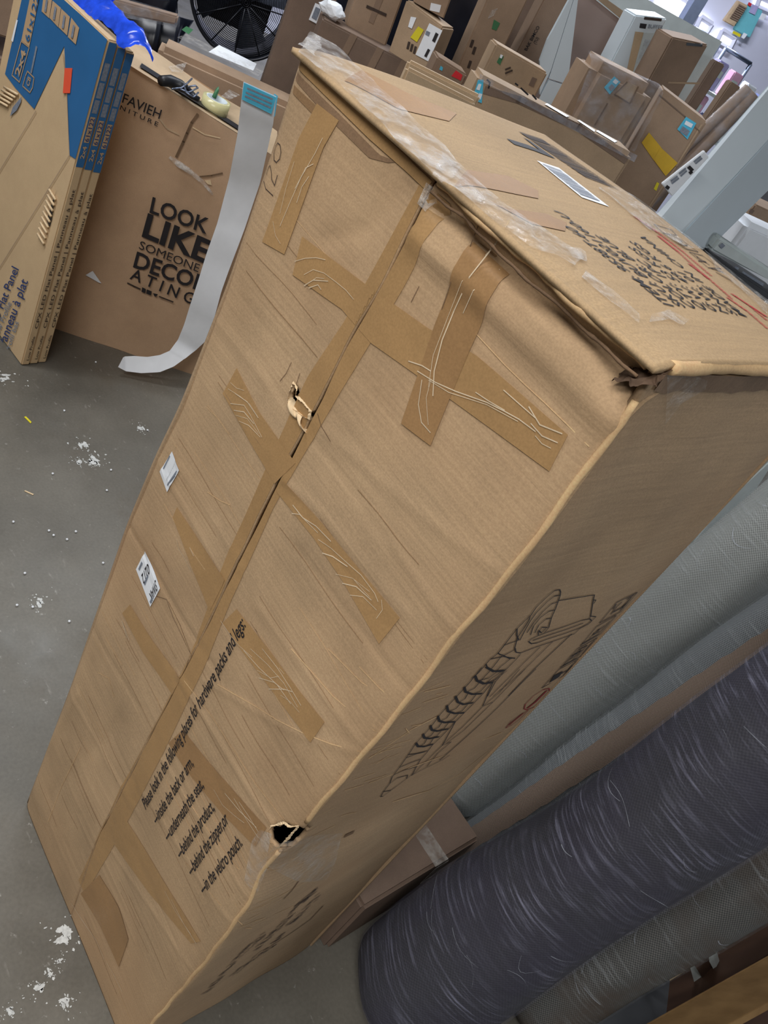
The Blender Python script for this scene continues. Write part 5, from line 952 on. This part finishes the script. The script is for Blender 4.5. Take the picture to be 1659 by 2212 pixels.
def streakfilm(name, lo, hi, col, rough):  # pale streaks and patches in the opacity paint highlights on the film
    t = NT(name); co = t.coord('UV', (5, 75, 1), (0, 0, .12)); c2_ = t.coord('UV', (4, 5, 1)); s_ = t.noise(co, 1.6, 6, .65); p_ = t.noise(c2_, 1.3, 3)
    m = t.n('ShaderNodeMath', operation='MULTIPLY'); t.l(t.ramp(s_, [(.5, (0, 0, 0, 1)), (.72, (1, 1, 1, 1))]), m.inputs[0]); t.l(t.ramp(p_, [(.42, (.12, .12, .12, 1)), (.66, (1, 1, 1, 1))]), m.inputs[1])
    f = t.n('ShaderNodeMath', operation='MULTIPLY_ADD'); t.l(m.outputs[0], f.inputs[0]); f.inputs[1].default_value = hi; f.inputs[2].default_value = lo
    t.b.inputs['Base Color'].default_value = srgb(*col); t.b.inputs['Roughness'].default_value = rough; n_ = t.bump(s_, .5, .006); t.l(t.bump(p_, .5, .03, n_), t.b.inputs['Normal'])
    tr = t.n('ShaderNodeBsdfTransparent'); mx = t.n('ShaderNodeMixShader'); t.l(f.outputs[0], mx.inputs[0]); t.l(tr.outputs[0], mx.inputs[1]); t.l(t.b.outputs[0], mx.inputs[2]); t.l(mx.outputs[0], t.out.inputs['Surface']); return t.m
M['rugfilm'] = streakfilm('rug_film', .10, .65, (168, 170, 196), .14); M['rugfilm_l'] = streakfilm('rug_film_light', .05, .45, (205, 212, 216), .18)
def rug(label, name, bot, top, length, r0, r1, mat, fmat, seed, sag=.0, facing=None, group='film-wrapped rugs leaning together'):
    bot = np.array(bot, float); ax = np.array(top, float) - bot; ax /= np.linalg.norm(ax); r = root(name, (bot[0], bot[1], 0), label, 'rug', None)
    x = np.cross(ax, [0, 0, 1.]); x /= np.linalg.norm(x); y = np.cross(ax, x)
    def shell(dr, na, nb, amp, nm, m, s0=0., close=True):
        V = []; UV = []
        for i in range(na + 1):
            s = s0 + (length - 2 * s0) * i / na; rr = r0 + (r1 - r0) * i / na; e = 1 - .35 * math.exp(-s / .025) - .35 * math.exp(-(length - s) / .025)
            for k in range(nb):
                a = 2 * math.pi * k / nb; n_ = noise.noise((math.cos(a) * 1.5 + seed, math.sin(a) * 1.5, s * 3)); R_ = (rr * (1 + .06 * math.sin(s * 4 + seed)) + dr + amp * n_) * e
                V.append(bot + ax * s + (x * math.cos(a) + y * math.sin(a)) * R_ + np.array([0, 0, -sag * math.sin(math.pi * s / length)])); UV.append((a * rr, s))
        F_ = [(i * nb + k, i * nb + (k + 1) % nb, (i + 1) * nb + (k + 1) % nb, (i + 1) * nb + k) for i in range(na) for k in range(nb)]
        if close: F_ += [tuple(range(nb))[::-1], tuple(na * nb + k for k in range(nb))]
        return mk(nm, V, F_, m, r, True, uv=UV)
    o = shell(0, 70, 48, .012, 'rolled_rug', mat); o2 = shell(.005, 70, 48, .014, 'plastic_wrap', fmat, close=True)
    # keep every vertex above the floor
    for ob in (o, o2):
        for v_ in ob.data.vertices: v_.co.z = max(v_.co.z, .001)
    def pt(s, a, off=.0):
        rr = r0 + (r1 - r0) * s / length; n_ = noise.noise((math.cos(a) * 1.5 + seed, math.sin(a) * 1.5, s * 3)); R_ = rr * (1 + .06 * math.sin(s * 4 + seed)) + .012 * n_ + off
        return bot + ax * s + (x * math.cos(a) + y * math.sin(a)) * R_ + np.array([0, 0, -sag * math.sin(math.pi * s / length)])
    return r, pt, (x, y, ax, bot)
def angle_to(fr, s, px=None):
    x, y, ax, bot = fr; v_ = CAM - (bot + ax * s); return math.atan2(v_ @ y, v_ @ x)
def wrinkles(r, pt, fr, length, n, seed, wd=.0012):
    rg = np.random.default_rng(seed); V = []; F_ = []
    for k in range(n):
        s = rg.uniform(.1, length * .75); a = angle_to(fr, s) + rg.normal() * .75; da = rg.uniform(.2, .7) * rg.choice([-1, 1]); ds = rg.normal() * .012; m_ = 7; bow = rg.normal() * .012; w_ = wd * rg.uniform(.5, 1.4)
        for i in range(m_):
            t_ = i / (m_ - 1.); aa = a + da * t_; ss = s + ds * t_ + bow * math.sin(math.pi * t_); q = len(V); V += [pt(ss - w_, aa, .0068), pt(ss + w_, aa, .0068)]
            if i: F_.append((q - 2, q - 1, q + 1, q))
    mk('film_wrinkle', V, F_, M['tape_wr2'], r, True, 'stuff')
M['tape_wr2'] = film('film_ridge', .4, (206, 214, 228), .12, (4, 4, 4), .2)
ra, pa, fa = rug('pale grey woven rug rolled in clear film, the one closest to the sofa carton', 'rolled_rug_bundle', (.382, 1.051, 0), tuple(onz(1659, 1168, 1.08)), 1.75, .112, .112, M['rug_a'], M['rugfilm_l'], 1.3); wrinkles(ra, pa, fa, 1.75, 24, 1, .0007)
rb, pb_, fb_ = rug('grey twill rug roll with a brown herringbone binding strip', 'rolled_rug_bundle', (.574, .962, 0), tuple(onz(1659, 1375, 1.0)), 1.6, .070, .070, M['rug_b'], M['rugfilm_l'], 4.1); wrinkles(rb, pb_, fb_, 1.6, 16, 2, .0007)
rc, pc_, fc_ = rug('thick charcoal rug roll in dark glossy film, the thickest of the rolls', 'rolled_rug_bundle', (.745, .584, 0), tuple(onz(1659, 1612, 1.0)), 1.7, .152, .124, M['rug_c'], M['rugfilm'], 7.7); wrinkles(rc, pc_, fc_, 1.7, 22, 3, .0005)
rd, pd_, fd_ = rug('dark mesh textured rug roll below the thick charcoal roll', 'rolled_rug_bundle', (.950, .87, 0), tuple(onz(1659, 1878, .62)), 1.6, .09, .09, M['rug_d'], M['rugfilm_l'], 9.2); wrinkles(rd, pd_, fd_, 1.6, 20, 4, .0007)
# herringbone strip along the twill roll: follow the photo line of the strip
V = []; UV = []; n = 80; ln0, ln1 = np.array([1059., 1786.]), np.array([1659., 1392.])
def _px(p): q = RM @ (np.array(p) - CAM); return np.array([829.5 + FPX * q[0] / q[2], 1106 + FPX * q[1] / q[2]])
dl = (ln1 - ln0) / np.linalg.norm(ln1 - ln0); nl = np.array([-dl[1], dl[0]])
for i in range(n):
    s = .03 + 1.5 * i / (n - 1.); a0 = angle_to(fb_, s); aa = min(np.linspace(a0 - 1.3, a0 + 1.3, 53), key=lambda a: abs((_px(pb_(s, a)) - ln0) @ nl))
    for k in range(5): V.append(pb_(s, aa + .36 * (k - 2) / 2., .0085)); UV.append((k * .014, s))
F_ = [(i * 5 + k, i * 5 + k + 1, (i + 1) * 5 + k + 1, (i + 1) * 5 + k) for i in range(n - 1) for k in range(4)]; mk('herringbone_binding', V, F_, M['binding'], rb, True, uv=UV)

# boards leaning beyond the rugs
def wood(name, c1, c2, sc=(1, 1, .12)):
    t = NT(name); co = t.coord('Object', sc); a = t.ramp(t.noise(co, 22, 5), [(.3, srgb(*c1)), (.7, srgb(*c2))]); kn = t.ramp(t.noise(t.coord('Object'), 9, 2), [(.66, (0, 0, 0, 1)), (.72, (1, 1, 1, 1))]); a = t.mix(kn, a, srgb(70, 48, 32)); t.l(a, t.b.inputs['Base Color']); t.b.inputs['Roughness'].default_value = .6; return t.m
M['pine'] = wood('pine_board', (120, 92, 58), (158, 126, 84)); M['pine_edge'] = wood('pale_edge', (186, 160, 124), (206, 184, 150)); M['walnut'] = wood('dark_board', (64, 44, 34), (84, 60, 46)); M['slate'] = plain('slate_board', (66, 68, 72), .6)
def plank(label, pxa, za, pxb, zb, wpx, mat, edge, th=.018, ln=1.5, cat='board'):
    """board through two photo points at given heights; wpx: photo point fixing its width, at za"""
    A_ = onz(*pxa, za); B_ = onz(*pxb, zb); ax = (B_ - A_) / np.linalg.norm(B_ - A_); A_ = A_ + ax * ((0.002 - A_[2]) / ax[2]); Wp = onz(*wpx, zb) - B_; Wp = Wp - ax * (Wp @ ax); nw = np.cross(ax, Wp); nw /= np.linalg.norm(nw); nw *= np.sign(nw @ (CAM - A_)); r = root('wooden_board', tuple(A_), label, cat)
    q = [A_, A_ + ax * ln, A_ + ax * ln + Wp, A_ + Wp]; dz = min(p[2] for p in q) - .001; lift = 0
    q = [A_ + ax * max(0, -0), A_ + ax * ln, A_ + ax * ln + Wp, A_ + Wp + ax * max(0., (.002 - (A_ + Wp)[2]) / ax[2])]
    MB().quadprism(q, -nw * th).build('face', mat, r, bev=.001); MB().quadprism([q[0] - Wp / np.linalg.norm(Wp) * .003 + nw * .001, q[1] - Wp / np.linalg.norm(Wp) * .003 + nw * .001, q[1] + nw * .001, q[0] + nw * .001], -nw * (th + .002)).build('pale_edge', edge, r); return r
plank('wide pine board with a knot leaning past the dark mesh rug', (1370, 2230), .12, (1659, 2068), .42, (1659, 2165), M['pine'], M['pine']); plank('narrow pale edged board leaning below the wide pine board', (1560, 2216), .15, (1659, 2160), .25, (1659, 2172), M['pine_edge'], M['pine_edge'], .01)
plank('dark brown board leaning under the dark mesh rug', (1540, 2060), .18, (1659, 1985), .36, (1659, 2062), M['walnut'], M['pine_edge'])
plank('dark brown lowest board beneath the pale edged board', (1580, 2225), .08, (1659, 2180), .16, (1659, 2240), M['walnut'], M['walnut'])
sl = root('slate_slab', tuple(onz(1430, 2130)), 'flat dark slate slab lying on the floor under the boards', 'slab'); MB().quadprism([onz(1240, 2290, .03), onz(1330, 2120, .03), onz(1560, 1990, .03), onz(1560, 2160, .03)], (0, 0, -.028)).build('slab', M['slate'], sl)
for px, lab in (([(1484, 2066), (1502, 2130), (1524, 2120), (1486, 2066)], 'thin grey wedge shaped leg next to the dark leg'), ([(1516, 2048), (1534, 2040), (1553, 2106), (1548, 2106)], 'second grey wedge shaped leg under the mesh rug')):
    q = [onz(x, y, .30 - (y - 2040) / 90. * .2) for x, y in px]; r = root('wedge_leg', tuple(q[1] * np.array([1, 1, 0])), lab, 'leg'); MB().quadprism(q, (.0, .02, 0)).build('leg_body', M['offwhite'], r); MB().box(q[1] * np.array([1, 1, .5]), (.008, 0, 0), (0, .008, 0), (0, 0, q[1][2] / 2)).build('foot', M['slate'], r)
q = [onz(1488, 2066, .3), onz(1518, 2050, .3), onz(1550, 2106, .12), onz(1522, 2120, .12)]; r = root('tapered_post', tuple(q[2] * np.array([1, 1, 0])), 'dark brown tapered post between the two grey wedges', 'post'); MB().quadprism(q, (0, .03, 0)).build('leg_body', M['walnut'], r); MB().box(q[2] * np.array([1, 1, .5]), (.008, 0, 0), (0, .008, 0), (0, 0, .06)).build('foot', M['walnut'], r)
# goods behind the pale rug
for q, d_, lab, m_ in (([(1560, 1090), (1700, 960), (1760, 1100), (1560, 1160)], 1.75, 'pale grey carton behind the film-wrapped pale rug', 'offwhite'), ([(1480, 1180), (1560, 1090), (1640, 1160), (1500, 1230)], 1.95, 'beige carton corner between sofa carton and pale rug', 'carton_e')): qbox('carton', lab, 'carton', q, d_, .1, M[m_], 0)
# litter on the floor
def litter(nm, label, px, z, mat, cat, h=.0015):
    q = [onz(x, y, 0.001) for x, y in px]; r = root(nm, tuple(np.mean(q, 0)), label, cat); MB().quadprism(q, (0, 0, h)).build('scrap', mat, r); return r
litter('paper_scrap', 'small yellow scrap lying on the concrete floor', [(52, 901), (56, 900), (68, 912), (66, 915)], 0, M['yellow'], 'scrap'); litter('paper_scrap', 'thin cream strip lying on the concrete floor', [(52, 1061), (55, 1060), (73, 1068), (71, 1070)], 0, M['cream'], 'scrap')
BD = [(29, 1127), (116, 1156), (145, 1165), (164, 1148), (223, 1216), (37, 1307), (71, 1311), (319, 929), (240, 1015), (139, 887), (114, 1023), (231, 1059), (207, 782), (150, 1342), (54, 1238), (106, 1146)]
for x, y in BD:
    c_ = onz(x, y, .004); r = root('foam_bead', (c_[0], c_[1], 0), 'tiny white foam bead lying on the concrete floor', 'bead', 'foam beads scattered on the floor'); bm = bmesh.new(); bmesh.ops.create_icosphere(bm, subdivisions=1, radius=.004); me = bpy.data.meshes.new('bead'); bm.to_mesh(me); bm.free(); me.materials.append(M['paper']); o = bpy.data.objects.new('bead', me); COL.objects.link(o); o.parent = r; o.location = (0, 0, .004)
PT = [[(165, 960), (190, 958), (192, 962), (168, 964)], [(185, 985), (200, 978), (212, 984), (205, 998), (190, 1000), (180, 994)], [(200, 996), (214, 992), (212, 1002), (196, 1006)], [(165, 1000), (178, 990), (176, 1000), (164, 1006)], [(295, 925), (305, 922), (318, 925), (300, 930)], [(72, 1296), (86, 1292), (98, 1305), (92, 1312), (78, 1308)], [(124, 2005), (136, 1990), (146, 2000), (150, 2030), (142, 2045), (116, 2040)], [(70, 2130), (90, 2122), (98, 2140), (84, 2154)], [(122, 2075), (134, 2068), (136, 2082), (126, 2086)], [(130, 2160), (150, 2155), (155, 2175), (128, 2180)], [(10, 2180), (26, 2174), (30, 2194), (12, 2196)], [(96, 2100), (108, 2090), (112, 2108)], [(0, 815), (18, 805), (20, 822), (4, 828)]]
pr_ = []
M['paint'] = plain('white_paint', (206, 208, 206), .6, var=.2, scale=120)
fl_ = bpy.data.objects['floor']
for q in PT:
    V = []; F_ = []; L = np.array([onz(x, y, .0006) for x, y in q]); c_ = L.mean(0); rad = np.linalg.norm(L - c_, axis=1).mean()
    for k in range(26):   # a splash is many flecks of paint
        if k < 5: w_ = rng.dirichlet(np.ones(len(L))); cc = w_ @ L; rr_ = rad * rng.uniform(.25, .5)
        else: cc = c_ + np.append(rng.normal(size=2) * rad * 1.1, 0); rr_ = rad * rng.uniform(.04, .15)
        n_ = 9 if rr_ < rad * .2 else 20; b_ = len(V); st_ = rng.uniform(.6, 1.6)
        for m_ in range(n_):
            a = 2 * math.pi * m_ / n_; R_ = rr_ * (1 + .55 * noise.noise((math.cos(a) * 2.2 + k, math.sin(a) * 2.2, c_[1] * 7))); V.append(cc + np.array([math.cos(a) * R_ * st_, math.sin(a) * R_ / st_, .0002 * (k % 4)]))
        F_.append(tuple(range(b_, b_ + n_)))
    mk('paint_splash', V, F_, M['paint'], fl_, kind='stuff')
